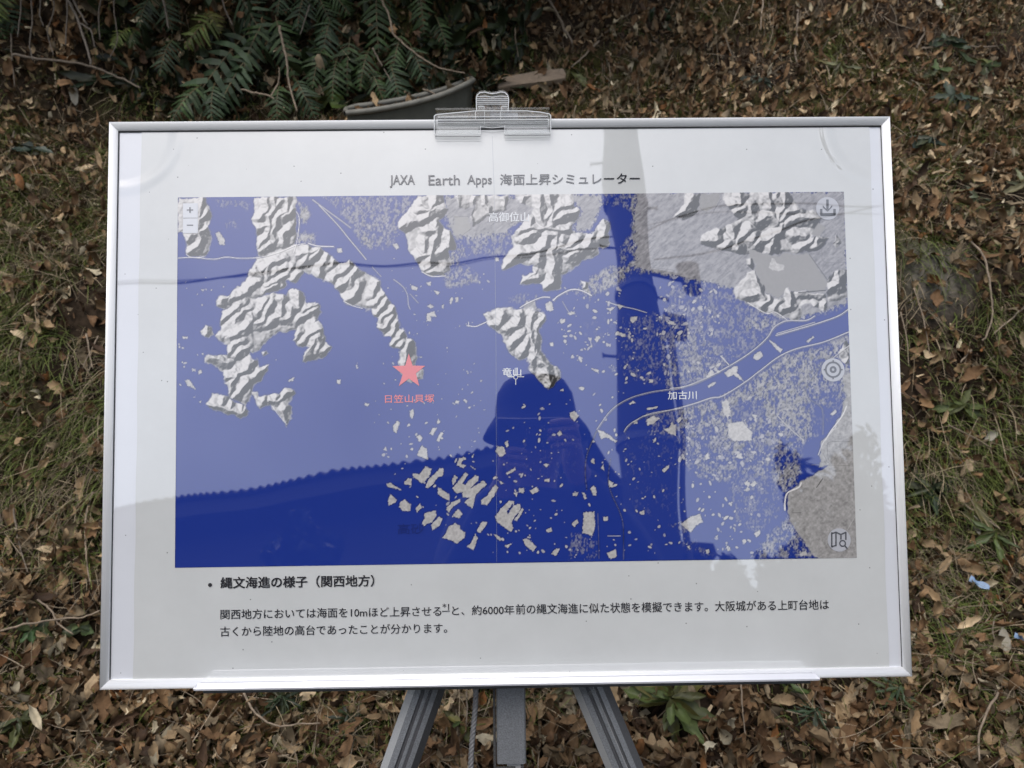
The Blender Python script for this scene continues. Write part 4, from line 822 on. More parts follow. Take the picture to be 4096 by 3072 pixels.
def axis(dense0, dense1, st, far):
    a = list(np.arange(dense0, dense1, st)); s_ = st; p = a[-1]
    while p < far: s_ *= 1.35; p += s_; a.append(p)
    s_ = st; p = a[0]; o = []
    while p > -far: s_ *= 1.35; p -= s_; o.append(p)
    return np.array(o[::-1] + a)
ax, ay = axis(-3.6, 3.6, .03, 70), axis(.5, 5.6, .03, 70)
GX, GY = np.meshgrid(ax, ay); GZ = gz(GX, GY)
idx = np.arange(GX.size).reshape(GX.shape)
Fq = np.stack([idx[:-1, :-1], idx[:-1, 1:], idx[1:, 1:], idx[1:, :-1]], -1).reshape(-1, 4)
# soil colour map: humus, moss, bare grey earth on the scarp to the right
def earth_patch(x, y):
    h1 = hit(3720, 1130); return np.exp(-(((x - h1.x) / .15) ** 2 + ((y - h1.y) / .11) ** 2))
moss = np.clip((fbm(GX * 1.7, GY * 1.7, 121, 4) - .5) * 5 + .1, 0, 1); dk = fbm(GX * 5, GY * 5, 131, 4)[..., None]
gc = np.array([.030, .021, .014]) * (.5 + dk); gc = gc * (1 - .6 * moss[..., None]) + np.array([.055, .055, .016]) * .6 * moss[..., None]
ep = np.clip(earth_patch(GX, GY) * 1.4 - .35 + (dk[..., 0] - .5), 0, 1)[..., None]
gc = gc * (1 - ep) + np.array([.17, .155, .13]) * (.5 + dk) * ep
M_soil = pmat('soil', (.05, .04, .03), rough=.95, attr=True, var=.5, scale=60, bump=1, bscale=120, spec=.1)
tag(obj('ground', mesh_np('ground', np.stack([GX, GY, GZ], -1).reshape(-1, 3), Fq, gc.reshape(-1, 3)), M_soil, None, True), kind='structure')

CLEAR = [(hit(u, v), r * .55 * ground_t(u, v) / F) for u, v, r in ((2705, 2850, 185), (3130, 2790, 110), (3800, 1640, 130), (3690, 1960, 120), (3940, 2165, 135), (3880, 850, 75), (4010, 880, 80), (4075, 780, 85), (3690, 605, 75), (3800, 430, 90), (3910, 300, 80), (3760, 200, 65), (3720, 320, 60), (145, 645, 62), (420, 335, 110), (1325, 415, 75), (1880, 150, 60), (1900, 215, 50), (2280, 320, 75), (2070, 215, 60), (3340, 300, 70), (3040, 365, 60), (135, 2565, 55), (345, 2545, 50), (3560, 2810, 110), (3230, 2900, 95), (1150, 2850, 130), (1400, 2930, 110), (1840, 2950, 70), (2260, 2820, 60), (100, 2950, 80))]
def clear_of(x, y):
    k = np.ones(np.shape(x), bool)
    for p, r in CLEAR: k &= (x - p.x) ** 2 + (y - p.y) ** 2 > r * r
    return k
# ------------------------------------------------------------------ leaf litter and grasses
def leaf_proto(n_, seed, curl, fold, wr=.42, wave=.05, rag=0, twist=0):
    g = np.random.default_rng(seed); t_ = np.linspace(0, 1, n_); wv = np.sin(np.pi * t_ ** .85) ** .8 * wr * .5; wv = wv * (1 + rag * (g.random(n_) - .5)); wv[0] = .012; wv[-1] = .004
    V = []
    for i, (q, w_) in enumerate(zip(t_, wv)):
        th = curl * q; r = 1 / max(abs(curl), 1e-3)
        yy, zz = (math.sin(th) * r, (1 - math.cos(th)) * r) if abs(curl) > .05 else (q, 0)
        tw = twist * (q - .5); off = rag * .12 * (g.random() - .5)
        for s_ in (-1, -.5, 0, .5, 1):
            zz0 = math.sin(tw) * s_ * w_
            V.append((off + s_ * w_ * (1 - .35 * abs(fold) * abs(s_)) * math.cos(tw) * (1 + rag * .5 * (g.random() - .5)), yy + wave * (g.random() - .5) * abs(s_), zz + zz0 + abs(s_) ** 1.5 * w_ * fold + wave * (g.random() - .5) * (.4 + abs(s_))))
    Fq = [(i * 5 + k, i * 5 + k + 1, i * 5 + 5 + k + 1, i * 5 + 5 + k) for i in range(n_ - 1) for k in range(4)]
    return np.array(V) - np.array([0, .5, 0]), np.array(Fq)
def frames(nrm, yaw):
    """rotation matrices with z along nrm, spun by yaw"""
    z = nrm / np.linalg.norm(nrm, axis=1, keepdims=True)
    a = np.stack([np.cos(yaw), np.sin(yaw), np.zeros_like(yaw)], 1); x = a - z * (a * z).sum(1, keepdims=True); x /= np.linalg.norm(x, axis=1, keepdims=True)
    return np.stack([x, np.cross(z, x), z], -1)
def scatter(protos, pos, Rm, size, cols, jit=.25):
    Vs, Fs, Cs = [], [], []; base = 0; pick = rng.integers(0, len(protos), len(pos))
    for k, (pv, pf) in enumerate(protos):
        s = np.where(pick == k)[0]
        if not len(s): continue
        v = np.einsum('nij,vj->nvi', Rm[s], pv) * size[s][:, None, None] + pos[s][:, None, :]
        Vs.append(v.reshape(-1, 3)); nv = len(pv)
        Fs.append((pf[None] + base + (np.arange(len(s)) * nv)[:, None, None]).reshape(-1, pf.shape[1]))
        mid_ = 1 - .22 * (np.abs(pv[:, 0]) < .02)[None, :, None]
        Cs.append((cols[s][:, None, :] * (1 + jit * (rng.random((len(s), nv, 1)) - .5)) * mid_).reshape(-1, 3)); base += len(s) * nv
    return np.concatenate(Vs), np.concatenate(Fs), np.concatenate(Cs)
PAL = np.array([1.38, 1.32, 1.10]) * np.array([(.085, .050, .030), (.115, .070, .042), (.15, .098, .060), (.19, .135, .088), (.24, .18, .125), (.31, .25, .19), (.055, .034, .024), (.13, .105, .08), (.17, .08, .035), (.40, .36, .30)])
PW = np.array([.16, .17, .16, .13, .10, .075, .10, .07, .02, .03]); PW = PW / PW.sum()
def on_ground(n_, x0, x1, y0, y1):
    x = rng.uniform(x0, x1, n_); y = rng.uniform(y0, y1, n_); return x, y
def normals(x, y, e=.05):
    n_ = np.stack([gz(x - e, y) - gz(x + e, y), gz(x, y - e) - gz(x, y + e), np.full_like(x, 2 * e)], 1); return n_ / np.linalg.norm(n_, axis=1, keepdims=True)
def leafiness(x, y):
    """1 where leaves lie thick, low on the mossy and grassy scarp"""
    g = 1 - .50 * np.exp(-((y - 1.85) / .42) ** 2) - .34 * np.exp(-(((x + 1.9) / .9) ** 2 + ((y - 2.5) / .7) ** 2))
    return np.clip(g * (.45 + 1.1 * fbm(x * 2.6 + 9, y * 2.6 + 9, 141, 3)) * (1 - .9 * earth_patch(x, y)), .04, 1)
def litter_points(n_, y0=.62, y1=5.4):
    y = y0 + (y1 - y0) * rng.random(n_) ** 1.15; hw = .95 + y * .82
    x = rng.uniform(-1, 1, n_) * hw; k = rng.random(n_) < leafiness(x, y)
    k = clear_of(x, y) & k; return x[k], y[k]
protos = [leaf_proto(8, k, [.9, -.9, 2.0, .4, 2.8, -.5, 1.4, -1.6, 2.3, .7, 1.8, -2.2][k], [.6, .9, .5, 1.1, .7, .4, -.7, .8, -.5, 1.2, .9, .5][k], [.5, .4, .55, .45, .5, .36, .6, .5, .42, .5, .62, .45][k], 0.11, .38, [.6, -1.2, 1.5, .4, -.8, 1.9, 0, 1.0, -1.6, .8, 2.2, -.6][k]) for k in range(12)]
M_leaf = pmat('dead_leaf', (.1, .07, .05), rough=.75, attr=True, var=.28, scale=70, bump=.4, bscale=160, spec=.25)
x, y = litter_points(50000); n_ = len(x); lay = rng.random(n_) ** 1.6
nr = normals(x, y) + rng.normal(0, 1, (n_, 3)) * (.14 + .62 * lay)[:, None]
size = rng.uniform(.020, .080, n_); pos = np.stack([x, y, gz(x, y)], 1) + normals(x, y) * (.004 + .045 * lay * rng.random(n_))[:, None]
cols = PAL[rng.choice(len(PAL), n_, p=PW)] * rng.uniform(.5, 1.4, (n_, 1))
V, Fq, C_ = scatter(protos, pos, frames(nr, rng.uniform(0, 6.283, n_)), size, cols)
tag(obj('leaf_litter', mesh_np('leaf_litter', V, Fq, C_), M_leaf, None, True), 'thick brown carpet of curled dead leaves over the ground and bank', 'leaf litter', kind='stuff')
# crumbled bits between them
x, y = litter_points(50000); n_ = len(x)
bit = [(np.array([(-.3, -.5, 0), (.25, -.45, .1), (.4, .3, .0), (-.1, .5, .15)]), np.array([(0, 1, 2, 3)])), (np.array([(-.15, -.5, 0), (.15, -.5, .05), (.1, .5, .1), (-.12, .5, 0)]), np.array([(0, 1, 2, 3)]))]
nr = normals(x, y) + rng.normal(0, .6, (n_, 3)); pos = np.stack([x, y, gz(x, y)], 1) + normals(x, y) * rng.uniform(.002, .018, n_)[:, None]
cols = PAL[rng.choice(len(PAL), n_, p=PW)] * rng.uniform(.5, 1.3, (n_, 1))
V, Fq, C_ = scatter(bit, pos, frames(nr, rng.uniform(0, 6.283, n_)), rng.uniform(.010, .028, n_), cols)
tag(obj('leaf_crumbs', mesh_np('leaf_crumbs', V, Fq, C_), M_leaf), 'crumbled scraps of brown leaf filling the gaps of the litter', 'leaf crumbs', kind='stuff')
# blades: straw and green grass
def blades(n_, base, dirs, length, width, bend, cols, seg=4):
    q = np.linspace(0, 1, seg + 1); side = np.cross(dirs, np.array([0, 0, 1.0]) + rng.normal(0, .4, (n_, 3))); side /= np.linalg.norm(side, axis=1, keepdims=True)
    V = []
    for s_ in (-1, 1):
        c = base[:, None] + dirs[:, None] * (q[None, :, None] * length[:, None, None]) + bend[:, None] * (q ** 2)[None, :, None] * length[:, None, None]
        V.append(c + s_ * side[:, None] * (width[:, None] * (1 - .8 * q[None]))[..., None])
    V = np.stack(V, 2).reshape(-1, 3); k = np.arange(n_)[:, None] * (2 * seg + 2) + np.arange(seg)[None] * 2
    Fq = np.stack([k, k + 1, k + 3, k + 2], -1).reshape(-1, 4)
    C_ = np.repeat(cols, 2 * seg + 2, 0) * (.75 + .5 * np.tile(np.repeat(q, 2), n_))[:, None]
    return V, Fq, C_
M_grass = pmat('grass_blade', (.1, .1, .04), rough=.6, attr=True, spec=.3, transl=.15)
def grassiness(x, y):
    g = .6 * np.exp(-((y - 1.75) / .55) ** 2) + .7 * np.exp(-(((x + 1.7) / 1.1) ** 2 + ((y - 2.5) / .6) ** 2)) + .35 * np.exp(-(((x + .5) / .7) ** 2 + ((y - 1.1) / .35) ** 2)) + .12
    return np.clip(g * (fbm(x * 3.1 + 5, y * 3.1 + 5, 151, 3) * 2.6 - .75) * (1 - .7 * earth_patch(x, y)), 0, 1)
def tufts(n_t, per, kind):
    x = rng.uniform(-3.2, 3.2, n_t * 8); y = .75 + 3.4 * rng.random(n_t * 8) ** 1.1; k = (rng.random(n_t * 8) < grassiness(x, y)) & (np.abs(x) < .9 + .82 * y); x, y = x[k][:n_t], y[k][:n_t]
    cx = np.repeat(x, per) + rng.normal(0, .028, len(x) * per); cy_ = np.repeat(y, per) + rng.normal(0, .028, len(x) * per); n_ = len(cx)
    base = np.stack([cx, cy_, gz(cx, cy_)], 1); d_ = rng.normal(0, .55, (n_, 3)) + normals(cx, cy_) * .7 + np.array([0, -.25, .15]); d_ /= np.linalg.norm(d_, axis=1, keepdims=True)
    bend = rng.normal(0, .25, (n_, 3)) + np.array([0, -.12, -.55])
    if kind == 'green': cols = np.array([.078, .105, .024]) * rng.uniform(.45, 1.6, (n_, 1)) + np.array([.045, .036, .012]) * rng.random((n_, 1))
    else: cols = np.array([.27, .215, .14]) * rng.uniform(.35, 1.4, (n_, 1))
    return blades(n_, base, d_, rng.uniform(.045, .13, n_) if kind == 'green' else rng.uniform(.05, .16, n_), rng.uniform(.0009, .0024, n_), bend, cols)
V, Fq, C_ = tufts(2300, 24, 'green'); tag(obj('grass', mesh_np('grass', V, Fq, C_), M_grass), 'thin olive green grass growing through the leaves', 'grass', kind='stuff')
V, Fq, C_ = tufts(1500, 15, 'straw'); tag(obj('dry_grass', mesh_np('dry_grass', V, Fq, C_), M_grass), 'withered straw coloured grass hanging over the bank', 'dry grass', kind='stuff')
# moss cushions
x = rng.uniform(-3.2, 3.2, 130000); y = .7 + 3.4 * rng.random(130000); k = (rng.random(130000) < np.clip((fbm(x * 1.7, y * 1.7, 121, 4) - .47) * 4 + .06, 0, .8)) & (np.abs(x) < .9 + .82 * y); x, y = x[k][:40000], y[k][:40000]; n_ = len(x)
d_ = normals(x, y) + rng.normal(0, .45, (n_, 3)); d_ /= np.linalg.norm(d_, axis=1, keepdims=True)
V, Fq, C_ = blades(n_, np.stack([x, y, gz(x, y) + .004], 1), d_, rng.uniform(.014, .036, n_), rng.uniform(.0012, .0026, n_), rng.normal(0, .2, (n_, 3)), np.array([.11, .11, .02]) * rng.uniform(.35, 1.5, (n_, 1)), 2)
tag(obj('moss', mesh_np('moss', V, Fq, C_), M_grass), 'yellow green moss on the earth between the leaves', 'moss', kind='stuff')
# loose straws lying about
x, y = litter_points(11000); n_ = len(x); d_ = rng.normal(0, 1, (n_, 3)); nn = normals(x, y); d_ -= nn * (d_ * nn).sum(1, keepdims=True) * .85; d_ /= np.linalg.norm(d_, axis=1, keepdims=True)
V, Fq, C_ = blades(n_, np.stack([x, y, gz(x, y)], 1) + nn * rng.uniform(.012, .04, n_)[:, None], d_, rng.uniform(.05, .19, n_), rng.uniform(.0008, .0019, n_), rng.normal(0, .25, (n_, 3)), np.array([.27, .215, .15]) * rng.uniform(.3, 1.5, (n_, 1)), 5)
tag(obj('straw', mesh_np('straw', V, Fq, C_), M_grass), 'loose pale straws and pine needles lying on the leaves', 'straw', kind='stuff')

# larger single leaves, each its own object
bigp = []
for k, (cv, fo, wr) in enumerate(((1.1, .6, .5), (-.8, .7, .42), (2.0, .5, .45), (.4, .9, .55), (1.5, -.6, .5))):
    pv, pf = leaf_proto(12, 30 + k, cv, fo, wr, .13, .5, [.8, -1.3, 1.6, -.5, 2.0][k])
    for j in range(4):
        c = PAL[[1, 2, 4, 7][j]] * 1.1
        cv_ = np.repeat(c[None], len(pv), 0) * (1 - .25 * (np.abs(pv[:, 0]) < .02))[:, None] * (.85 + .3 * rng.random((len(pv), 1)))
        me = mesh_np('fallen_leaf', pv, pf, cv_); me.materials.append(M_leaf); me.polygons.foreach_set('use_smooth', [True] * len(me.polygons)); bigp.append(me)
me_pale = mesh_np('fallen_leaf', *leaf_proto(11, 50, .7, .5, .5, .05), np.array([.36, .33, .27])); me_pale.materials.append(M_leaf)
spots = [(u, v) for u in range(30, 4096, 92) for v in (2800, 2880, 2960, 3040)] + [(u, v) for v in range(60, 2800, 150) for u in (60, 190, 320, 3720, 3850, 3990)] + [(u, v) for u in range(2100, 4096, 160) for v in (60, 180, 300, 410)]
rng2 = np.random.default_rng(5); q = 0
for (u, v) in spots:
    if rng2.random() > .62: continue
    u += rng2.normal(0, 40); v += rng2.normal(0, 30); p = hit(u, v)
    if not clear_of(p.x, p.y): continue
    nv = gnorm(p.x, p.y)
    z = np.array([[*nv]]) + rng2.normal(0, .32, (1, 3)); Rm = Matrix(frames(z, rng2.uniform(0, 6.28, 1))[0].tolist())
    o = bpy.data.objects.new('fallen_leaf', bigp[rng2.integers(0, len(bigp))]); COL.objects.link(o)
    s_ = rng2.uniform(.055, .098)
    o.matrix_world = Matrix.Translation(p + nv * .024) @ Rm.to_4x4() @ Matrix.Scale(s_, 4); q += 1
    tag(o, 'single dry curled leaf lying on top of the leaf litter', 'leaf', 'single curled leaves on the litter')
for (u, v, s_, lab) in ((320, 385, .10, 'pale bleached leaf at the top left, under a dark green herb'), (3990, 2600, .075, 'whitish leaf lying right of the frame near its lower corner'), (3880, 2120, .06, 'pale folded leaf in front of the green rosette right of the frame'), (3920, 1750, .07, 'light brown leaf under the long straw right of the frame'), (3735, 45, .085, 'upright tan leaf at the top right edge of the bank')):
    p = hit(u, v); nv = gnorm(p.x, p.y); Rm = Matrix(frames(np.array([[nv.x, nv.y - .5, nv.z]]), np.array([rng2.uniform(0, 6.28)]))[0].tolist())
    o = bpy.data.objects.new('fallen_leaf', me_pale); COL.objects.link(o); o.matrix_world = Matrix.Translation(p + nv * .03) @ Rm.to_4x4() @ Matrix.Scale(s_, 4); tag(o, lab, 'leaf')

# ------------------------------------------------------------------ green plants
M_fern = pmat('fern_green', (.028, .050, .022), rough=.5, var=.4, scale=25, attr=True, spec=.28, transl=.12)
def frond_mesh(B, T, wid, col, sag=.05, pairs=10, face=Vector((0, -.75, .65))):
    B, T = Vector(B), Vector(T); L = (T - B).length; V = []; Fq = []; Cs = []
    mid_ = (B + T) * .5 + face * sag
    pt = lambda q: B * (1 - q) ** 2 + mid_ * 2 * q * (1 - q) + T * q * q
    def quad(a, b_, c, d, cc):
        i = len(V); V.extend([a, b_, c, d]); Fq.append((i, i + 1, i + 2, i + 3)); Cs.extend([cc] * 4)
    r_ = .0022
    for i in range(12):
        p0, p1 = pt(i / 12), pt((i + 1) / 12); t_ = (p1 - p0).normalized(); s_ = t_.cross(face).normalized() * r_
        quad(p0 - s_, p0 + s_, p1 + s_, p1 - s_, (.09, .07, .03))
    for i in range(pairs):
        q = .14 + .85 * i / (pairs - 1); p = pt(q); t_ = (pt(min(q + .02, 1)) - pt(max(q - .02, 0))).normalized(); sd = t_.cross(face).normalized(); nn = sd.cross(t_).normalized()
        ln = wid * (math.sin(math.pi * min(1, .22 + .78 * q) ** 1.1) ** .8 if q < .99 else .1) * .5 + .004
        if q > .6: ln = wid * .5 * ((1 - q) / .4) ** .7 + .006
        lw = L * .85 / pairs * random.uniform(.42, .60)
        for s_ in (-1, 1):
            d_ = (sd * s_ + t_ * (.30 + .5 * q + random.uniform(-.18, .22)) - nn * random.uniform(-.15, .75)).normalized(); ln *= random.uniform(.82, 1.12); up = nn; wv = d_.cross(up).normalized() * lw
            k = random.uniform(.55, 1.35); cc = (col[0] * k, col[1] * k, col[2] * k)
            a = p; m1 = p + d_ * ln * .35; m2 = p + d_ * ln * .72 - nn * ln * .06; e = p + d_ * ln - nn * ln * .14
            quad(a - wv * .55, a + wv * .55, m1 + wv * .62 + nn * .002, m1 - wv * .62 + nn * .002, cc); quad(m1 - wv * .62 + nn * .002, m1 + wv * .62 + nn * .002, m2 + wv * .4, m2 - wv * .4, cc); quad(m2 - wv * .4, m2 + wv * .4, e + wv * .04, e - wv * .04, cc)
    return mesh_np('frond', [tuple(p) for p in V], Fq, np.array(Cs))
GRN, LGT, BLU = (.040, .068, .022), (.10, .13, .030), (.046, .074, .036)
def fern(label, fr, name='fern'):
    b0 = hit(*fr[0][0:2]); t = empty(name, label, 'fern', b0)
    for (u0, v0, u1, v1, wpx, col) in fr:
        t0 = ground_t(u0, v0); t1 = ground_t(u1, v1); tb = min(t0, t1 + .45) - .12
        B = CAM + pray(u0, v0) * tb; T = CAM + pray(u1, v1) * (min(tb, t1) - .09)
        me = frond_mesh(B, T, wpx * tb / F, col); me.transform(Matrix.Translation(-b0)); obj('frond', me, M_fern, t)
fern('broad fern with glossy drooping fronds left of centre at the top', [(1010, 110, 730, 480, 210, BLU), (1060, 80, 960, 330, 150, GRN), (950, -30, 1090, 210, 170, BLU), (1100, 60, 1180, 320, 140, GRN), (1020, 190, 860, 470, 150, BLU)])
fern('dark fern with two fronds hanging straight down above the trough', [(1505, -60, 1515, 215, 165, GRN), (1400, 150, 1390, 380, 150, GRN), (1330, 60, 1290, 250, 130, BLU), (1480, 190, 1440, 360, 120, GRN)])
fern('narrow fern between the dark hanging fern and the bare bank', [(1680, -40, 1700, 160, 110, GRN), (1610, 130, 1570, 300, 120, GRN), (1640, 180, 1700, 330, 110, BLU), (1740, 60, 1790, 200, 90, GRN)])
fern('fern reaching down to the rim of the trough', [(1300, 180, 1250, 350, 130, GRN), (1350, 230, 1330, 400, 120, GRN), (1560, 250, 1600, 400, 130, BLU), (1480, 270, 1540, 420, 110, GRN)])
fern('fern cut off by the top left corner of the picture', [(-40, -60, 70, 130, 130, BLU), (-60, 20, 20, 150, 110, GRN), (40, -60, -10, 90, 90, LGT)])
fern('low fern with long fronds close above the left half of the frame', [(820, 330, 690, 480, 130, GRN), (860, 330, 850, 500, 130, BLU), (1120, 330, 1110, 500, 120, GRN), (1180, 310, 1260, 470, 120, BLU)])
fern('fern at the very top between the broad fern and the dark fern', [(1230, -50, 1190, 120, 140, BLU), (1260, -40, 1330, 110, 130, GRN), (1290, -60, 1400, 60, 120, GRN), (1150, -50, 1110, 60, 110, BLU)])
fern('fern half hidden in the shade at the top, left of the broad fern', [(620, -30, 560, 110, 110, (.030, .05, .02)), (660, -20, 690, 130, 110, (.030, .05, .02)), (700, 150, 640, 300, 110, (.030, .05, .02))])
fern('yellowing pale green fern frond in the dark hollow at top left', [(880, 60, 740, 190, 120, LGT), (830, 40, 880, 130, 80, (.13, .13, .035))])
fern('small light green fern tip left of the yellowing fern', [(540, 110, 450, 190, 60, LGT), (560, 120, 520, 190, 50, GRN)])

M_green = pmat('green_leaf', (.05, .08, .03), rough=.45, attr=True, var=.25, scale=60, spec=.4, transl=.1)
def herb_leaf(col, ratio, droop, seed):
    gg = np.random.default_rng(seed + 500); pv, pf = leaf_proto(10, seed, -droop, .3 + .5 * gg.random(), ratio, .045, .35, gg.normal(0, .7)); pv = pv + np.array([0, .5, 0])
    cc = np.repeat(np.array(col)[None], len(pv), 0) * (.8 + .4 * rng.random((len(pv), 1)))
    cc[np.abs(pv[:, 0]) < .01] *= 1.35
    me = mesh_np('leaf', pv, pf, cc); me.materials.append(M_green); me.polygons.foreach_set('use_smooth', [True] * len(me.polygons)); return me
def herb(label, u, v, rpx, nl, col, ratio=.34, rise=.5, droop=.7, name='rosette_plant', cat='plant', seed=0):
    g = random.Random(seed + u); b0 = hit(u, v); t0 = (b0 - CAM).length; L = rpx * (1.25 if rpx < 100 else 1.0) * t0 / F; nv = gnorm(b0.x, b0.y)
    t = empty(name, label, cat, b0); mes = [herb_leaf([c * k * f for c, f in zip(col, (g.uniform(.9, 1.5), 1, 1))], ratio * g.uniform(.7, 1.2), droop * g.uniform(.2, 1.9), seed * 7 + j) for j, k in enumerate((.5, .7, .85, 1.0, 1.15, .65, .4))]
    for i in range(nl):
        an = 2.4 * i + g.uniform(-.8, .8); ly = i / nl; el = rise * (.2 + 1.1 * ly) + g.uniform(-.25, .35)
        d_ = Vector((math.cos(an) * math.cos(el), math.sin(an) * math.cos(el), 0)); d_ = d_ - nv * d_.dot(nv) + nv * math.sin(el); d_.normalize()
        sx = d_.cross(nv).normalized(); up = sx.cross(d_); s_ = L * g.uniform(.5, 1.12) * (1 - .35 * ly)
        o = bpy.data.objects.new('leaf', g.choice(mes)); COL.objects.link(o); o.parent = t
        o.matrix_local = Matrix.Translation(nv * (.04 + .03 * ly)) @ Matrix((sx, d_, up)).transposed().to_4x4() @ Matrix.Scale(s_, 4)
OL, OL2, DG, PG, YG = (.080, .105, .030), (.095, .115, .04), (.030, .052, .024), (.10, .125, .06), (.10, .15, .035)
herb('big leafy rosette with mottled leaves below the tray, right of the right easel leg', 2705, 2850, 215, 19, (.095, .125, .038), .42, .45, .9, seed=1)
herb('smaller green rosette hanging under the right part of the tray', 3130, 2790, 110, 8, OL, .40, .5, .9, seed=2)
herb('bright green rosette with pointed leaves right of the frame at mid height', 3800, 1640, 130, 13, OL, .30, .7, .5, seed=3)
herb('dark green bushy herb touching the right edge of the frame', 3690, 1960, 120, 18, DG, .34, .8, .5, seed=4)
herb('olive rosette with narrow leaves right of the frame, below the dark herb', 3940, 2165, 135, 14, OL, .26, .6, .5, seed=5)
herb('pale grey green seedling on the edge of the scarp right of the frame', 3880, 850, 75, 6, PG, .42, .5, .6, seed=6)
herb('single stalked pale green leaves at the right edge of the picture', 4010, 880, 80, 4, PG, .45, .9, .4, seed=7)
herb('pale green rosette cut by the right edge of the picture', 4075, 780, 85, 6, PG, .36, .6, .5, seed=8)
herb('flat green plant beside the top right corner of the frame', 3690, 605, 75, 7, DG, .4, .3, .4, seed=9)
herb('bluish green herb above the top right corner of the frame', 3800, 430, 90, 9, (.045, .07, .045), .36, .6, .6, seed=10)
herb('green herb on the bank between two straw heaps at the right', 3910, 300, 80, 8, OL, .4, .6, .5, seed=11)
herb('dark green seedling next to the forked branch at top right', 3760, 200, 65, 8, DG, .42, .6, .5, seed=12)
herb('little green plant left of the bluish herb at the right', 3720, 320, 60, 7, OL, .4, .5, .5, seed=13)
herb('bluish clover like plant left of the frame near its top', 145, 645, 62, 6, (.05, .072, .05), .6, .35, .4, seed=14)
herb('dark herb with narrow leaves above the top left corner of the frame', 420, 335, 110, 15, DG, .24, .6, .6, seed=15)
herb('bright green ivy like leaf left of the trough', 1325, 415, 75, 4, YG, .8, .5, .4, seed=16)
herb('upright light green sprout between ferns and bare bank at the top', 1880, 150, 60, 10, YG, .42, 1.0, .4, seed=17)
herb('second light green sprout just below the upright one', 1900, 215, 50, 7, YG, .42, .9, .4, seed=18)
herb('pointed green leaves beside the right end of the wooden board', 2280, 320, 75, 5, OL, .4, .9, .3, seed=19)
herb('dark leaves showing through the litter left of the wooden board', 2070, 215, 60, 5, DG, .45, .6, .4, seed=20)
herb('yellow green plant above the middle of the right half of the frame', 3340, 300, 70, 10, OL2, .3, .7, .4, seed=21)
herb('low dark leaves close above the frame, right of the clip', 3040, 365, 60, 5, DG, .5, .5, .4, seed=22)
herb('small round leaved weed left of the frame near the long straw', 135, 2565, 55, 7, (.05, .09, .03), .7, .4, .3, seed=23)
herb('round leaved weed touching the left edge of the frame', 345, 2545, 50, 6, (.05, .085, .03), .7, .4, .3, seed=24)
herb('grassy green weed under the bottom right corner of the frame', 3560, 2810, 110, 16, (.05, .085, .03), .14, .8, .6, seed=25)
herb('dark feathery weed in the litter right of the smaller rosette', 3230, 2900, 95, 15, (.04, .075, .03), .13, .7, .5, seed=26)
herb('dark green weed patch below the left part of the tray', 1150, 2850, 130, 22, (.030, .048, .020), .16, .7, .6, seed=27)
herb('low green weed left of the left easel leg', 1400, 2930, 110, 18, (.030, .050, .020), .18, .6, .6, seed=28)
herb('glossy green leaf pair between the two easel legs', 1840, 2950, 70, 4, OL, .55, .7, .3, seed=29)
herb('pale green leaves right of the easel mast', 2260, 2820, 60, 6, PG, .5, .6, .4, seed=30)
herb('light green weed in the bottom left corner of the picture', 100, 2950, 80, 10, OL2, .35, .5, .5, seed=31)
# evergreen shrub whose bare stems hang down over the dark hollow
sh = empty('evergreen_shrub', 'evergreen shrub on top of the bank with thin grey stems hanging into the dark hollow', 'shrub', (-1.4, 3.7, 1.9))
M_stem = pmat('grey_stem', (.15, .125, .10), rough=.8, var=.4, scale=120, bump=.4)
def px_tube(bm, pts, rpx, off=.06, off1=None, sm=5, taper=.6):
    w_ = [CAM + pray(u, v) * (ground_t(u, v) - (off if off1 is None else off + (off1 - off) * i / (len(pts) - 1))) for i, (u, v) in enumerate(pts)]
    c = catmull(w_, sm); r = .8 * rpx * (w_[0] - CAM).length / F; n_ = len(c)
    add_tube(bm, [p + Vector((random.gauss(0, 1), random.gauss(0, 1), random.gauss(0, 1))) * r * .25 for p in c], [r * (1 - (1 - taper) * i / (n_ - 1)) for i in range(n_)], 6)
for pts, rp in (((( 240, -60), (269, 0), (310, 76), (354, 209), (367, 262)), 6), (((280, -50), (294, 0), (348, 101)), 5.5), (((316, 92), (361, 120), (380, 190)), 4), (((165, -40), (160, 60), (175, 105)), 3), (((85, -40), (80, 60), (70, 150)), 3), (((270, -40), (268, 60), (262, 180)), 3.5), (((640, -40), (660, 30), (675, 115)), 5), (((410, -40), (395, 60), (400, 160)), 3), (((120, -30), (130, 80), (118, 170), (130, 240)), 3), (((880, -30), (905, 50), (930, 100)), 4), (((1240, 20), (1220, 80), (1200, 140)), 3.5), (((210, -40), (215, 40), (190, 130), (215, 220)), 2.5), (((460, -40), (455, 40), (470, 150), (440, 230)), 2.5)):
    bm = bmesh.new(); px_tube(bm, pts, rp, .22); world_obj('stem', bm, M_stem, sh, True)
n_ = 5200; p_ = np.stack([rng.uniform(-3.4, .9, n_), rng.uniform(3.15, 4.6, n_), rng.uniform(0, 1, n_)], 1); p_[:, 2] = np.maximum(1.66 + .10 * (p_[:, 1] - 3.1), gz(p_[:, 0], p_[:, 1])) + p_[:, 2] * .75
V, Fq, C_ = scatter([leaf_proto(5, 60, -.4, .3, .45)], p_, frames(rng.normal(0, 1, (n_, 3)) + np.array([0, 0, .8]), rng.uniform(0, 6.28, n_)), rng.uniform(.08, .15, n_), np.array([.03, .05, .02]) * rng.uniform(.5, 1.4, (n_, 1)))
world_obj('shade_foliage', mesh_np('shade_foliage', V, Fq, C_), M_green, sh)  # unseen leaf mass above the view, added to darken the hollow
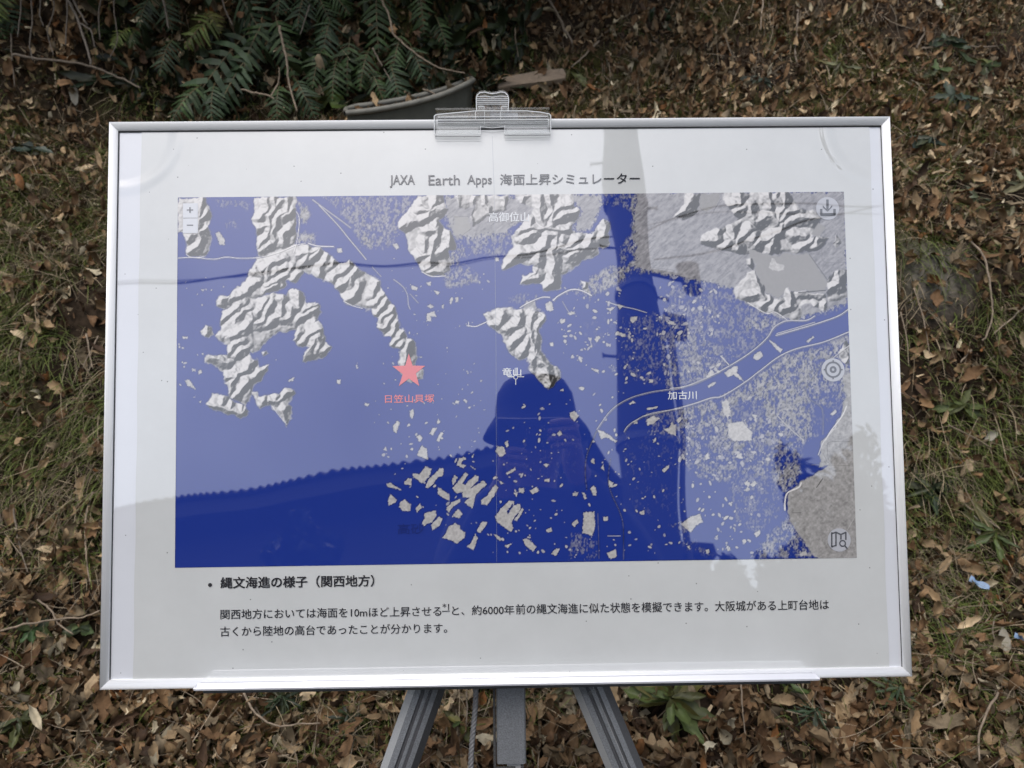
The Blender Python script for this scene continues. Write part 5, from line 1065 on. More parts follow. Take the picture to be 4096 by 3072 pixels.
n_ = 1300; us = rng.uniform(-60, 2100, n_); vs_ = rng.uniform(-80, 400, n_); k = (fbm(us / 260, vs_ / 160, 171, 3) + .28 * np.exp(-((us - 1350) / 550) ** 2) - .12 * (us < 500)) > .56; us, vs_ = us[k], vs_[k]; n_ = len(us)
p_ = np.array([list(hit(a_, b_, o_)) for a_, b_, o_ in zip(us, vs_, rng.uniform(.0, .05, n_))])
V, Fq, C_ = scatter([leaf_proto(6, 61, -.6, .4, .5, .05, .3), leaf_proto(6, 62, -.9, .5, .65, .05, .3), leaf_proto(6, 63, .6, .4, .32, .05, .2)], p_, frames(rng.normal(0, .6, (n_, 3)) + np.array([0, -.6, .6]), rng.uniform(0, 6.28, n_)), rng.uniform(.05, .11, n_), np.array([.028, .042, .016]) * rng.uniform(.3, 1.3, (n_, 1)))
tag(obj('undergrowth', mesh_np('undergrowth', V, Fq, C_), M_green, None, True), 'tangle of dark green leaves under and between the ferns', 'undergrowth', kind='stuff')
n_ = 420; us = rng.uniform(-40, 2000, n_); vs_ = rng.uniform(-60, 380, n_); p_ = np.array([list(hit(a_, b_, o_)) for a_, b_, o_ in zip(us, vs_, rng.uniform(.0, .06, n_))])
V, Fq, C_ = scatter(protos, p_, frames(rng.normal(0, .7, (n_, 3)) + np.array([0, -.8, .4]), rng.uniform(0, 6.28, n_)), rng.uniform(.05, .11, n_), PAL[rng.choice(len(PAL), n_, p=PW)] * rng.uniform(.6, 1.5, (n_, 1)))
tag(obj('hanging_leaves', mesh_np('hanging_leaves', V, Fq, C_), M_leaf, None, True), 'dry brown leaves caught in the ferns and roots of the dark hollow', 'leaf litter', kind='stuff')
# red berries
b0 = hit(2620, 60, .05); t = empty('berry_plant', 'low plant with a few tiny red berries at the top, right of centre', 'plant', b0)
M_berry = pmat('red_berry', (.30, .012, .012), rough=.3)
for (u, v) in ((2585, 68), (2594, 60), (2632, 52), (2652, 48), (2660, 44), (2598, 58)):
    bm = bmesh.new(); bmesh.ops.create_icosphere(bm, subdivisions=2, radius=.0055, matrix=Matrix.Translation(hit(u, v, .07))); world_obj('berry', bm, M_berry, t, True)
for k, (u, v) in enumerate(((2600, 90), (2640, 80), (2665, 90), (2620, 30), (2680, 60))):
    me = herb_leaf(DG, .5, .4, 90 + k); me.transform(Matrix.Translation(hit(u, v, .05)) @ Matrix.Rotation(k * 1.3, 4, 'Y') @ Matrix.Rotation(-.6, 4, 'X') @ Matrix.Scale(.07, 4)); o = bpy.data.objects.new('leaf', me); COL.objects.link(o); o.parent = t; o.matrix_parent_inverse = t.matrix_basis.inverted()

# ------------------------------------------------------------------ twigs and stalks
M_twig = pmat('twig_bark', (.17, .135, .10), rough=.8, var=.45, scale=90, bump=.5)
M_pale = pmat('pale_stalk', (.24, .185, .13), rough=.7, var=.45, scale=60)
def twig(label, pts, rpx, m_=None, off=.03, name='twig', extra=()):
    bm = bmesh.new(); px_tube(bm, pts, rpx, off)
    for e, r_ in extra: px_tube(bm, e, r_, off)
    o = obj(name, bm, m_ or M_twig, None, True); c = sum((v.co for v in o.data.vertices), Vector()) / len(o.data.vertices)
    o.data.transform(Matrix.Translation(-c)); o.location = c; tag(o, label, name)
twig('long thin branch lying across the hollow at the top left', [(51, 218), (152, 234), (266, 247), (367, 266), (443, 297), (506, 323), (560, 352)], 5.5, off=.12)
twig('upright grey twig at the left edge, above the long branch', [(44, 133), (47, 222), (60, 348)], 3.5, off=.08)
twig('upright branched twig right of the broad fern', [(1116, 100), (1130, 170), (1146, 241), (1158, 342), (1190, 445)], 6, M_pale, off=.20)
twig('forked twig right below the broad fern', [(955, 357), (1025, 373), (1082, 386), (1122, 432)], 5, M_pale, off=.14, extra=(([(1082, 386), (1110, 340), (1117, 310), (1117, 272)], 4),))
twig('long pale vine running down past the dark fern towards the trough', [(1515, -20), (1553, 57), (1572, 133), (1591, 152), (1616, 177), (1673, 222), (1743, 266), (1800, 281), (1860, 293)], 5, M_pale, off=.16)
twig('thin curved vine hanging between the fern fronds above the trough', [(1490, 193), (1522, 253), (1553, 304), (1582, 370)], 4, off=.15)
twig('curved straw crossing the rim of the trough', [(1690, 355), (1740, 378), (1760, 410), (1762, 445)], 4, M_pale, off=.16)
twig('stout straight stick leaning at the top, above the wooden board', [(2190, -10), (2249, 95), (2292, 180)], 7, M_twig, off=.10)
twig('slanting stick between the leaning stick and the frame', [(2395, 165), (2340, 220), (2285, 270)], 5, M_pale, off=.06)
twig('thin upright stem in the litter above the clip', [(2060, 110), (2062, 160), (2075, 230)], 2.5, M_pale, off=.08)
twig('grey hanging root above the right half of the frame', [(3190, 40), (3188, 130), (3180, 221), (3196, 265)], 5, off=.05)
twig('thin pale stem hanging left of the grey root', [(3052, 0), (3046, 60), (3042, 120)], 4, M_pale, off=.07)
twig('thin dry stalk at the very top, right of the berry plant', [(2960, 20), (2940, 70), (2925, 120)], 2.5, M_pale, off=.06)
twig('grey forked branch lying on the bank at top right', [(3610, 238), (3660, 205), (3709, 190), (3835, 184), (3930, 188), (4010, 180)], 5.5, off=.05, extra=(([(3665, 200), (3680, 160), (3700, 128), (3680, 90), (3655, 55)], 4.5),))
twig('arching straw stalk right of the frame, over the bare earth', [(3885, 965), (3940, 1036), (3964, 1167), (3968, 1264), (3945, 1345), (3930, 1360)], 4.5, M_pale, off=.08)
twig('straight pale stalk leaning at the right picture edge', [(4100, 1225), (4040, 1280), (3975, 1335)], 4.5, M_pale, off=.07)
twig('short white stick at the foot of the arching stalk', [(3885, 1400), (3842, 1448)], 5, M_pale, off=.05)
twig('thin bent stalk nearest the right edge of the frame, at mid height', [(3602, 1248), (3626, 1346), (3636, 1465)], 3, M_pale, off=.06)
twig('bent stalk between the frame and the arching stalk', [(3655, 1150), (3695, 1281), (3718, 1415)], 3, M_pale, off=.06)
twig('white straw over the bright rosette right of the frame', [(3793, 1700), (3880, 1742), (3964, 1790)], 4, M_pale, off=.09)
twig('pale split stick above the olive rosette', [(3855, 2014), (3925, 2065), (4000, 2115)], 5, M_pale, off=.06)
twig('curled tendril loop at the right edge of the picture', [(4110, 2448), (3996, 2460), (3971, 2518), (3996, 2593), (4045, 2640)], 3.5, M_twig, off=.06)
twig('straight straw lying under the curled tendril', [(3825, 2640), (3900, 2655), (3970, 2673)], 3, M_pale, off=.06)
twig('brown bent twig standing in the bottom right corner', [(3992, 2770), (3922, 2915), (3917, 3045)], 5, M_pale, off=.07)
twig('long pale straw crossing the litter left of the frame near the bottom', [(-10, 2525), (124, 2494), (223, 2478), (331, 2469), (400, 2442)], 5, M_pale, off=.07)
twig('short bent stalk crossing the long pale straw', [(149, 2399), (207, 2444), (232, 2494), (292, 2537)], 4.5, M_pale, off=.06)
twig('upright angular straw beside the left edge of the frame', [(372, 1968), (345, 2060), (343, 2196), (358, 2340)], 4.5, M_pale, off=.06)
twig('reddish stem curving down at the left edge of the picture', [(54, 2023), (66, 2130), (90, 2220), (112, 2290)], 4, M_twig, off=.06)
twig('pale stick below the left corner of the frame', [(200, 2780), (314, 2709), (392, 2650)], 4, M_pale, off=.06)
twig('pinkish curved stalk under the left end of the tray', [(974, 2762), (1005, 2829), (1058, 2882), (1123, 2903), (1193, 2897), (1281, 2893)], 5, M_pale, off=.10)
twig('thin upright straw under the right half of the tray', [(2964, 2735), (2970, 2835), (2982, 2935)], 4, M_pale, off=.07)
twig('thin brown stem between the left leg and the cord', [(1866, 2745), (1868, 2850), (1862, 2935)], 4, M_twig, off=.05)
twig('short vertical straw left of the frame in the mossy patch', [(85, 1467), (81, 1402), (108, 1325)], 5, M_pale, off=.05)
twig('crossed grey straw close to the left edge of the frame', [(345, 1335), (358, 1410), (372, 1478)], 4, M_pale, off=.05, extra=(([(392, 1345), (365, 1400), (330, 1475)], 3.5),))
twig('grey blade like straw left of the frame in the upper third', [(205, 1095), (245, 1050), (312, 1010)], 4, M_pale, off=.05)
twig('thin dark twig standing in the grass near the left picture edge', [(58, 525), (48, 570), (38, 610)], 4.5, M_twig, off=.05)
twig('pale straw touching the left edge of the frame near the top', [(320, 690), (370, 665), (432, 645)], 4, M_pale, off=.06)
n_ = 420; us = rng.uniform(2400, 4096, n_); vs_ = rng.uniform(-60, 330, n_); P0 = np.array([list(hit(a_, b_, .09)) for a_, b_ in zip(us, vs_)])
d_ = rng.normal(0, .35, (n_, 3)) + np.array([0, -.35, -.55]); d_ /= np.linalg.norm(d_, axis=1, keepdims=True)
V, Fq, C_ = blades(n_, P0, d_, rng.uniform(.06, .22, n_), rng.uniform(.0009, .0022, n_), rng.normal(0, .3, (n_, 3)), np.array([.25, .20, .14]) * rng.uniform(.4, 1.4, (n_, 1)), 5)
tag(obj('hanging_straw', mesh_np('hanging_straw', V, Fq, C_), M_grass), 'dry root hairs and straws hanging from the upper right bank', 'straw', kind='stuff')
# pine needle bunch
p0 = hit(3930, 950, .05); n_ = 46; d_ = rng.normal(0, .35, (n_, 3)) + np.array([.9, 0, .25]) * np.where(rng.random((n_, 1)) < .6, 1, -.8); d_ /= np.linalg.norm(d_, axis=1, keepdims=True)
V, Fq, C_ = blades(n_, np.repeat(np.array([[*p0]]), n_, 0) + rng.normal(0, .012, (n_, 3)), d_, rng.uniform(.08, .2, n_), np.full(n_, .0012), rng.normal(0, .1, (n_, 3)) + np.array([0, 0, -.25]), np.array([.26, .185, .12]) * rng.uniform(.5, 1.2, (n_, 1)), 5)
tag(obj('pine_needles', mesh_np('pine_needles', V, Fq, C_), M_grass), 'spray of dry pine needles on the edge of the scarp right of the frame', 'pine needles')

# ------------------------------------------------------------------ trough, board, scraps
M_trough = pmat('olive_plastic', (.06, .06, .046), rough=.55, var=.2, scale=20, spec=.4)
M_rim = pmat('weathered_plastic_rim', (.165, .16, .135), rough=.6, var=.25, scale=30)
fr = [(1385, 452), (1470, 444), (1560, 430), (1650, 412), (1740, 388), (1810, 362), (1876, 331)]
tt = [3.02, 3.0, 3.0, 3.02, 3.06, 3.12, 3.2]
front = catmull([CAM + pray(u, v) * t_ for (u, v), t_ in zip(fr, tt)], 5)
zr = sum(p.z for p in front) / len(front)
back = [Vector((p.x, p.y + .20 + .06 * math.sin(math.pi * i / (len(front) - 1)), p.z + .004)) for i, p in enumerate(front)]
ring = front + [front[-1] * .5 + back[-1] * .5 + Vector((.015, 0, 0))] + back[::-1] + [front[0] * .5 + back[0] * .5 + Vector((-.02, 0, 0))]
pl_ = empty('planter', 'old olive grey plastic planter trough half buried in the leaves behind the frame', 'planter', front[len(front) // 2] - Vector((0, 0, .2)))
bm = bmesh.new(); add_tube(bm, ring + [ring[0]], .011, 8, False); world_obj('rim', bm, M_rim, pl_, True)
bm = bmesh.new(); cen = sum(ring, Vector()) / len(ring)
a_ = [bm.verts.new(p) for p in ring]; b_ = [bm.verts.new(Vector((cen.x + (p.x - cen.x) * .9, cen.y + (p.y - cen.y) * .85, p.z - .24))) for p in ring]
for i in range(len(ring)): bm.faces.new((a_[i], a_[(i + 1) % len(ring)], b_[(i + 1) % len(ring)], b_[i]))
bm.faces.new(b_[::-1]); world_obj('body', bm, M_trough, pl_, True)
bm = bmesh.new(); c0 = bm.verts.new(cen - Vector((0, 0, .03))); a_ = [bm.verts.new(Vector((cen.x + (p.x - cen.x) * .97, cen.y + (p.y - cen.y) * .96, p.z - .045))) for p in ring]
for i in range(len(ring)): bm.faces.new((a_[i], a_[(i + 1) % len(ring)], c0))
world_obj('soil_fill', bm, pmat('humus', (.04, .028, .02), rough=.95, var=.5, scale=60), pl_)
for k in range(26):      # leaves blown into the trough
    i = random.randrange(len(front)); f_ = random.uniform(.2, .8); p = front[i] * (1 - f_) + back[i] * f_ - Vector((0, 0, .022))
    o = bpy.data.objects.new('fallen_leaf', bigp[random.randrange(len(bigp))]); COL.objects.link(o)
    o.matrix_world = Matrix.Translation(p) @ Matrix(frames(np.array([[random.gauss(0, .5), random.gauss(-.2, .5), 1]]), np.array([random.uniform(0, 6)]))[0].tolist()).to_4x4() @ Matrix.Scale(random.uniform(.05, .08), 4)
    tag(o, 'dry brown leaf lying inside the plastic planter trough', 'leaf', 'leaves in the planter trough')
M_wood = pmat('weathered_wood', (.25, .19, .135), rough=.85, var=.35, scale=14, stretch=(3, 40, 40), bump=.5, bscale=60)
a = hit(1985, 338, .06); b_ = hit(2262, 300, .06); xd = (b_ - a); ln = xd.length; xd.normalize(); nv = gnorm((a.x + b_.x) / 2, (a.y + b_.y) / 2); nv = (Vector((0, -.55, .83)) - xd * xd.dot(Vector((0, -.55, .83)))).normalized(); yd = nv.cross(xd)
bm = bmesh.new()
o_ = [(-.5, -.030), (-.2, -.026), (.15, -.031), (.46, -.028), (.5, -.008), (.49, .024), (.1, .026), (-.25, .02), (-.5, .016)]
add_prism(bm, [(x_ * ln, y_ * 1.35) for x_, y_ in o_], -.014, .014); bmesh.ops.bevel(bm, geom=bm.edges[:], offset=.003, segments=2, affect='EDGES')
bd = obj('wooden_board', bm, M_wood); bd.matrix_world = Matrix.Translation((a + b_) / 2) @ Matrix((xd, yd, nv)).transposed().to_4x4(); tag(bd, 'short weathered wooden board lying in the leaves above the clip', 'board')
M_blue = pmat('blue_plastic', (.20, .30, .46), rough=.4, var=.15, scale=60)
for (u, v, an, s_, lab) in ((3915, 2332, .5, .026, 'scrap of pale blue plastic film in the leaves right of the frame'), (4088, 2550, .3, .02, 'small blue plastic scrap at the right edge of the picture')):
    p = hit(u, v, .06); bm = bmesh.new(); rows = []
    for i in range(7):
        rows.append([bm.verts.new(((i / 6 - .5) * 2 * s_, (j - .5) * s_ * .55 * (1 + .3 * math.sin(i * 1.7 + j)), .25 * s_ * math.sin(i * 1.3 + j))) for j in (0, 1)])
    for r0, r1 in zip(rows, rows[1:]): bm.faces.new((r0[0], r1[0], r1[1], r0[1]))
    o = obj('plastic_scrap', bm, M_blue, None, True); o.matrix_world = Matrix.Translation(p) @ Matrix.Rotation(R(40), 4, 'X') @ Matrix.Rotation(-an, 4, 'Z'); tag(o, lab, 'scrap')
# ------------------------------------------------------------------ what stands behind the viewer and shows in the glossy sheet
def skin_mesh(name, verts, edges, sub=2):
    """verts: (x, y, z, radius); a smooth continuous surface grown along the edges"""
    me = bpy.data.meshes.new(name); me.from_pydata([v[:3] for v in verts], edges, [])
    o = bpy.data.objects.new(name, me); COL.objects.link(o)
    md = o.modifiers.new('s', 'SKIN'); md.use_smooth_shade = True
    for i, v in enumerate(verts):
        r = v[3]; me.skin_vertices[0].data[i].radius = (r, r) if not isinstance(r, tuple) else r
    me.skin_vertices[0].data[0].use_root = True
    m2 = o.modifiers.new('u', 'SUBSURF'); m2.levels = sub; m2.render_levels = sub
    dg = bpy.context.evaluated_depsgraph_get(); dg.update()
    res = bpy.data.meshes.new_from_object(o.evaluated_get(dg)); bpy.data.objects.remove(o); bpy.data.meshes.remove(me)
    return res
HX = .085
person = empty('person', 'person in dark jacket and bucket hat photographing the board, mirrored in the map', 'person', (HX, -.5, 0))
PHR = right; PHD = down
PC = CAM + PHR * .058 + PHD * .024 - fwd * .007
def hand(V, E_, wrist_i, side):
    """palm behind the phone's end, four fingers round its back, thumb on the screen side"""
    end = PC + PHR * .074 if side > 0 else PC - PHR * .036 + PHD * .030
    palm = end + PHR * (.016 * side) + PHD * .030 - fwd * .022
    V.append((*palm, .021)); pi = len(V) - 1; E_.append((wrist_i, pi))
    V.append((*(end + PHR * (.022 * side) + PHD * .008 - fwd * .012), .017)); p2 = len(V) - 1; E_.append((pi, p2))
    for k, (dy, ln) in enumerate(((-.026, .9), (-.008, 1.0), (.010, .95), (.027, .78))):
        a = end + PHR * (.014 * side) + PHD * dy + fwd * .004; b_ = end + PHR * (-.012 * ln * side) + PHD * (dy + .001) + fwd * .016; c = end + PHR * (-.036 * ln * side) + PHD * (dy + .004) + fwd * .014
        if side < 0: a, b_, c = (p + PHD * .034 for p in (a, b_, c))
        i0 = len(V); V.extend([(*a, .0095), (*b_, .0085), (*c, .0075)]); E_.extend([(p2 if k < 2 else pi, i0), (i0, i0 + 1), (i0 + 1, i0 + 2)])
    i0 = len(V); a = end + PHR * (.006 * side) + PHD * .02 - fwd * .022; b_ = end + PHR * (-.026 * side) + PHD * .012 - fwd * .020
    V.extend([(*a, .0105), (*b_, .009)]); E_.extend([(pi, i0), (i0, i0 + 1)])
V = [(HX, -.52, .95, .10), (HX, -.52, 1.14, .095), (HX, -.49, 1.32, .115), (HX, -.45, 1.47, .062), (HX, -.41, 1.555, .075), (HX, -.375, 1.625, .098), (HX, -.365, 1.70, .085)]
E_ = [(0, 1), (1, 2), (2, 3), (3, 4), (4, 5), (5, 6)]
V += [(HX, -.275, 1.615, .014)]; E_ += [(5, 7)]                                                  # nose
for s in (-1, 1):
    V.append((HX + s * .098, -.385, 1.63, .016)); E_.append((5, len(V) - 1))                       # ears
for s in (-1, 1):
    i = len(V); wr = PC + PHR * (.10 if s > 0 else -.055) + PHD * (.075 if s > 0 else .105) - fwd * .055
    V += [(HX + s * .185, -.48, 1.41, .068), (HX + (.255 if s > 0 else -.20), -.36, 1.18, .046), (*wr, .028)]; E_ += [(2, i), (i, i + 1), (i + 1, i + 2)]
    hand(V, E_, i + 2, s)
    i = len(V); V += [(HX + s * .095, -.52, .86, .095), (HX + s * .10, -.49, .48, .062), (HX + s * .105, -.52, .10, .042), (HX + s * .115, -.40, .04, .036)]; E_ += [(0, i), (i, i + 1), (i + 1, i + 2), (i + 2, i + 3)]
M_skin = pmat('skin', (.42, .26, .19), rough=.55, var=.08, scale=40)
M_jacket = pmat('dark_jacket', (.020, .021, .028), rough=.8, var=.2, scale=60, bump=.3); M_trouser = pmat('dark_trousers', (.025, .027, .035), rough=.85, var=.2, scale=80); M_hat = pmat('navy_hat', (.016, .018, .028), rough=.85, var=.2, scale=120)
world_obj('body', skin_mesh('body', V, E_), M_skin, person, True)
Vj = [(HX, -.52, .78, .185), (HX, -.52, .95, .185), (HX, -.52, 1.14, .18), (HX, -.49, 1.32, .19), (HX, -.46, 1.455, .115)]; Ej = [(0, 1), (1, 2), (2, 3), (3, 4)]
for s in (-1, 1):
    i = len(Vj); wr = PC + PHR * (.105 if s > 0 else -.06) + PHD * (.085 if s > 0 else .118) - fwd * .065
    Vj += [(HX + s * .195, -.48, 1.405, .085), (HX + (.265 if s > 0 else -.20), -.37, 1.175, .066), (*wr, .044)]; Ej += [(3, i), (i, i + 1), (i + 1, i + 2)]
world_obj('jacket', skin_mesh('jacket', Vj, Ej), M_jacket, person, True)
Vt = [(HX, -.52, .95, .135)]; Et = []
for s in (-1, 1):
    i = len(Vt); Vt += [(HX + s * .10, -.52, .82, .108), (HX + s * .105, -.49, .48, .080), (HX + s * .108, -.52, .09, .066)]; Et += [(0, i), (i, i + 1), (i + 1, i + 2)]
world_obj('trousers', skin_mesh('trousers', Vt, Et), M_trouser, person, True)
for s in (-1, 1): world_obj('shoe', skin_mesh('shoe', [(HX + s * .108, -.54, .05, .045), (HX + s * .112, -.43, .045, .046), (HX + s * .116, -.36, .035, .036)], [(0, 1), (1, 2)]), M_hat, person, True)
bm = bmesh.new(); hp = [(.0, .118), (.05, .116), (.088, .104), (.104, .075), (.110, .035), (.112, .012), (.140, -.028), (.152, -.052), (.148, -.053), (.108, .006)]; rings = []
for r, z in hp: rings.append([bm.verts.new((r * math.cos(2 * math.pi * k / 32), r * 1.08 * math.sin(2 * math.pi * k / 32), z)) for k in range(32)])
for a, b_ in zip(rings, rings[1:]):
    for k in range(32): bm.faces.new((a[k], a[(k + 1) % 32], b_[(k + 1) % 32], b_[k]))
bmesh.ops.remove_doubles(bm, verts=bm.verts[:], dist=1e-5); me = bpy.data.meshes.new('hat'); bm.to_mesh(me); bm.free(); me.transform(Matrix.Translation((HX, -.375, 1.672)) @ Matrix.Rotation(R(-16), 4, 'X')); world_obj('bucket_hat', me, M_hat, person, True)
for s in (-1, 1):
    bm = bmesh.new(); bmesh.ops.create_uvsphere(bm, u_segments=12, v_segments=8, radius=.011, matrix=Matrix.Translation((HX + s * .033, -.290, 1.640))); world_obj('eye', bm, pmat('eye', (.05, .03, .02), rough=.1), person, True)
# the phone, held level, its lens at the upper corner where this picture is taken
M_phone = pmat('dark_glass_back', (.02, .021, .024), rough=.25); MP = Matrix(((PHR.x, -PHD.x, -fwd.x, PC.x), (PHR.y, -PHD.y, -fwd.y, PC.y), (PHR.z, -PHD.z, -fwd.z, PC.z), (0, 0, 0, 1)))
ph = empty('phone', 'dark smartphone held level in both hands of the person facing the board', 'phone', mat=MP)
bm = bmesh.new(); add_box(bm, -.074, .074, -.036, .036, -.0035, .0040, bevel=.003); obj('phone_body', bm, M_phone, ph)
bm = bmesh.new(); add_box(bm, -.071, .071, -.033, .033, .0041, .0046); obj('screen', bm, pmat('dim_screen', (.03, .032, .036), rough=.15), ph)
bm = bmesh.new()
for x_, y_ in ((-.044, .022), (-.058, .008), (-.044, -.004)): bmesh.ops.create_cone(bm, cap_ends=True, segments=24, radius1=.0065, radius2=.0065, depth=.0012, matrix=Matrix.Translation((x_, y_, -.0042)))
obj('rear_lens', bm, M_phone, ph)

# house with a corrugated roof whose eave crosses the lower left of the reflection
def at_height(u, v, z):
    p = mirror_point(u, v, 0); q = mirror_point(u, v, 1); return p + (q - p) * ((z - p.z) / (q.z - p.z))
EH = 3.35
e0, e1 = at_height(690, 1996, EH), at_height(1975, 1778, EH); e0.z = e1.z = EH
ed = (e1 - e0).normalized(); e0 = e0 - ed * 3.0; e1 = e1 + ed * .75
inn = Vector((ed.y, -ed.x, 0));
if inn.y > 0: inn = -inn
house = empty('house', 'low dark house with a corrugated roof, mirrored at lower left of the map', 'house', e0 + inn * 1.5 - Vector((0, 0, EH)))
L = (e1 - e0).length; n_ = int(L / .0865 * 10); V = []
sl = math.tan(R(11))
for j, dpt in enumerate((0, .6, 1.6, 3.4)):
    for th in (0, .012):
        for i in range(n_ + 1):
            x_ = L * i / n_; p = e0 + ed * x_ + inn * dpt + Vector((0, 0, dpt * sl + .017 * math.sin(2 * math.pi * x_ / .0865) + .01 * math.sin(x_ * 2.1) - th)); V.append(tuple(p))
rw = n_ + 1; Fq = []
for j in range(3):
    for i in range(n_):
        a = j * 2 * rw + i; b_ = (j + 1) * 2 * rw + i; Fq.append((a, a + 1, b_ + 1, b_)); a += rw; b_ += rw; Fq.append((a, b_, b_ + 1, a + 1))
for i in range(n_): Fq.append((i, i + rw, i + rw + 1, i + 1))
M_roof = pmat('corrugated_roof', (.10, .09, .085), rough=.6, var=.2, scale=3); M_wall = pmat('timber_wall', (.14, .125, .11), rough=.85, var=.2, scale=5, stretch=(1, 1, 14))
world_obj('roof', mesh_np('roof', V, Fq), M_roof, house)
def obox(name, parent, org, xd, yd, x0, x1, y0, y1, z0, z1, m_, bevel=0):
    bm = bmesh.new(); add_box(bm, x0, x1, y0, y1, z0, z1, Matrix(((xd.x, yd.x, 0, org.x), (xd.y, yd.y, 0, org.y), (0, 0, 1, 0), (0, 0, 0, 1))), bevel); bmesh.ops.recalc_face_normals(bm, faces=bm.faces[:]); return world_obj(name, bm, m_, parent)
obox('wall', house, e0, ed, inn, .4, L - .35, .45, 3.4, -.1, EH + .02, M_wall)
obox('fascia', house, e0, ed, inn, .02, L - .02, .05, .09, EH - .17, EH - .03, M_roof)
for x_ in (1.2, 3.0, 4.6):
    wn = obox('window', house, e0, ed, inn, x_, x_ + 1.1, .40, .455, 1.0, 2.1, pmat('window_frame', (.2, .2, .2), rough=.5)); pn = obox('pane', house, e0, ed, inn, x_ + .06, x_ + 1.04, .392, .3995, 1.06, 2.04, pmat('dark_pane', (.03, .035, .04), rough=.1)); pn.parent = wn; pn.matrix_parent_inverse = Matrix.Identity(4)
# utility pole
pb_ = mirror_point(2606, 2000, 3.25); px_, py_ = pb_.x, pb_.y
pole = empty('utility_pole', 'concrete utility pole with side conduit, mirrored right of the middle of the map', 'utility pole', (px_, py_, 0))
M_conc = pmat('pole_concrete', (.16, .155, .145), rough=.85, var=.15, scale=6); M_steel = pmat('galvanised_steel', (.2, .2, .2), rough=.5, metal=.4)
bm = bmesh.new(); add_tube(bm, [(0, 0, 0), (0, 0, 4.5), (0, 0, 9.5)], [.165, .135, .10], 28); obj('shaft', bm, M_conc, pole, True)
zb = mirror_point(2700, 1090, 3.6).z + .38
bm = bmesh.new(); add_tube(bm, [(.205, .02, 0), (.185, .02, 2.4), (.172, .02, zb - .4)], .022, 10); obj('conduit', bm, M_steel, pole, True)
bm = bmesh.new()
for z_, r_ in ((1.6, .17), (2.6, .160), (3.7, .155), (4.6, .15)): add_tube(bm, [(0, 0, z_ - .02), (0, 0, z_ + .02)], r_, 24)
obj('band', bm, M_steel, pole)
for k in range(9):
    s = -1 if k % 2 else 1; z_ = 1.9 + k * .45; bm = bmesh.new(); add_tube(bm, [(s * .12, 0, z_), (s * .235, 0, z_)], .009, 8); add_tube(bm, [(s * .226, 0, z_), (s * .236, 0, z_)], .016, 8); obj('step_bolt', bm, M_steel, pole)
bm = bmesh.new(); add_box(bm, .1, .42, -.02, .02, zb - .02, zb + .02); obj('bracket', bm, M_steel, pole)
bm = bmesh.new(); add_tube(bm, [(.40, 0, zb - .10), (.40, 0, zb + .10)], .05, 12); obj('insulator', bm, M_conc, pole, True)
bm = bmesh.new(); add_box(bm, .16, .30, -.08, .05, zb - .50, zb - .36, bevel=.01); obj('junction_box', bm, M_steel, pole)
pole.rotation_euler = (0, math.atan(.055), 0); pole.location.x -= .055 * 2.4
M_cable = pmat('black_cable', (.02, .02, .02), rough=.6)
for lab, pts, d_, r_ in (('thick black cable mirrored across the left half of the map', [(300, 1150), (690, 1117), (1000, 1076), (1300, 1063), (1700, 1048), (2050, 1030), (2300, 980), (2560, 900)], 7.0, .009), ('thin wire mirrored just under the thick cable', [(300, 1146), (900, 1090), (1500, 1062), (2000, 1044), (2520, 985)], 8.0, .005), ('wire mirrored from the pole to the upper right of the map', [(2600, 905), (2727, 862), (2870, 828), (3100, 815), (3700, 830)], 7.5, .008), ('sagging wire mirrored above the reservoir of the map', [(2640, 1040), (2897, 1000), (3005, 966), (3132, 928), (3277, 872), (3700, 790)], 7.0, .008), ('thin wire mirrored over the download button of the map', [(2600, 880), (2900, 850), (3200, 858), (3450, 850), (3700, 880)], 9.0, .006)):
    bm = bmesh.new(); add_tube(bm, catmull([mirror_point(u, v, d_) for u, v in pts], 5), r_, 6); o = obj('overhead_cable', bm, M_cable, None, True); tag(o, lab, 'cable')
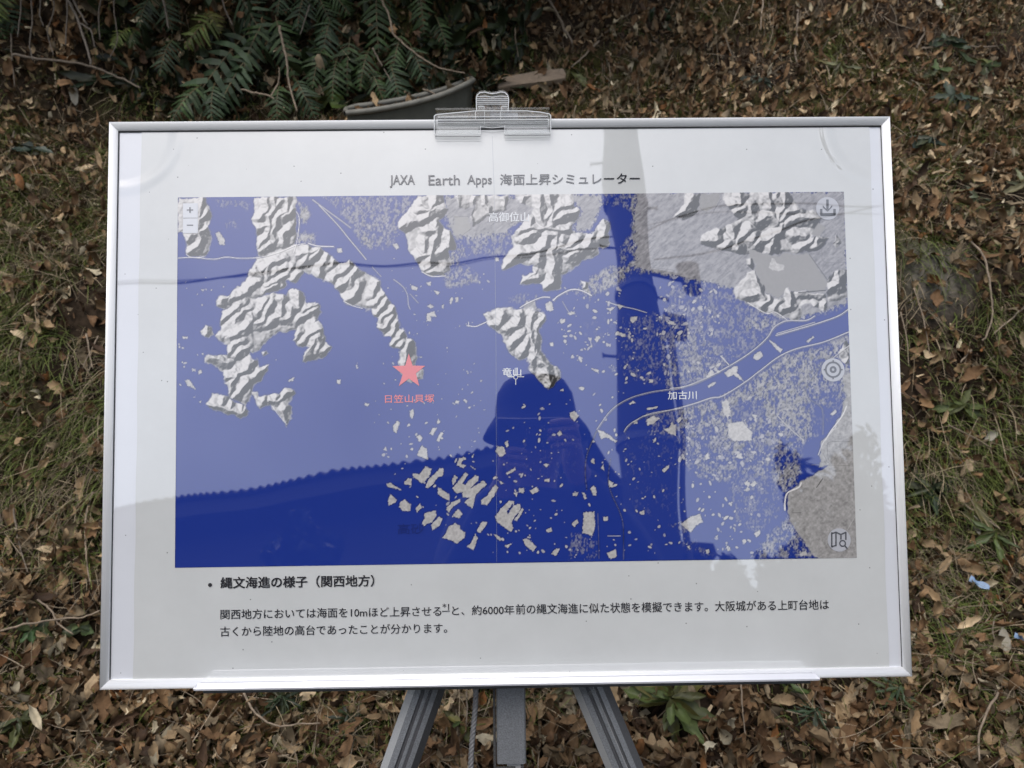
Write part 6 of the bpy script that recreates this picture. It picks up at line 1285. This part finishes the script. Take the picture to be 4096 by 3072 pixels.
def tree(label, u0, u1, v0, v1, t_, n_, seed, name='broadleaf_tree', cat='tree', col=(.03, .045, .02), cone=0):
    c = mirror_point((u0 + u1) / 2, (v0 + v1) / 2, t_); k = (t_ + .77) / F; rx, rz = (u1 - u0) / 2 * k, (v1 - v0) / 2 * k; t = empty(name, label, cat, (c.x, c.y, 0)); g = np.random.default_rng(seed)
    bm = bmesh.new(); add_tube(bm, [(c.x, c.y, 0), (c.x + .05, c.y, c.z * .5), (c.x, c.y, c.z + rz * .4)], [rx * .12 + .03, rx * .09 + .02, .02], 10); world_obj('trunk', bm, M_stem, t, True)
    d_ = g.normal(0, 1, (n_, 3)); d_ /= np.linalg.norm(d_, axis=1, keepdims=True); r_ = g.random((n_, 1)) ** .45 * (.8 + .35 * np.sin(d_[:, :1] * 7 + seed) * np.sin(d_[:, 2:] * 6)); p = d_ * r_ * np.array([rx, rx, rz])
    if cone: p[:, :2] *= np.clip(1.0 - cone * p[:, 2:3] / rz, .2, 2)
    V, Fq, C_ = scatter([leaf_proto(4, 70 + seed, .5, .3, .5)], p + np.array([c.x, c.y, c.z]), frames(g.normal(0, 1, (n_, 3)), g.uniform(0, 6.28, n_)), g.uniform(.10, .18, n_) * (.4 + rx), np.array(col) * g.uniform(.5, 1.4, (n_, 1)), .2)
    world_obj('crown', mesh_np('crown', V, Fq, C_), M_green, t)
tree('tall leafy tree behind the viewer, mirrored at the right edge of the map', 3225, 3760, 1725, 3150, 10, 11000, 3)
tree('lower rounded tree behind the viewer, mirrored at the bottom right corner of the map', 3030, 3420, 2150, 2700, 8, 3600, 4)
tree('clipped evergreen bush in front of the house, mirrored at lower left of the map', 1010, 1400, 2050, 2600, 3.0, 4200, 5, 'evergreen_bush', 'shrub', cone=.35)
tree('added hedge bush closing the sky gap behind the shed, mirrored under the lower edge of the map', 2760, 3240, 2268, 2960, 9, 10000, 6, 'added_hedge', 'hedge')  # hedge added to block a bright gap of sky in the reflection
s0, s1 = at_height(2440, 2176, 3.3), at_height(2872, 2163, 3.3); s0.z = s1.z = 0; sd_ = (s1 - s0).normalized(); si = Vector((sd_.y, -sd_.x, 0)); si = -si if si.y > 0 else si; sL = (s1 - s0).length
shed = empty('shed', 'small flat roofed shed beside the utility pole, mirrored at the bottom of the map', 'shed', s0 + si)
obox('wall', shed, s0, sd_, si, .1, sL - .08, .08, 1.8, 0, 3.16, M_wall); obox('roof', shed, s0, sd_, si, 0, sL, 0, 1.9, 3.165, 3.30, M_roof, .01); obox('door', shed, s0, sd_, si, .3, 1.0, .05, .082, 0, 1.95, M_steel)
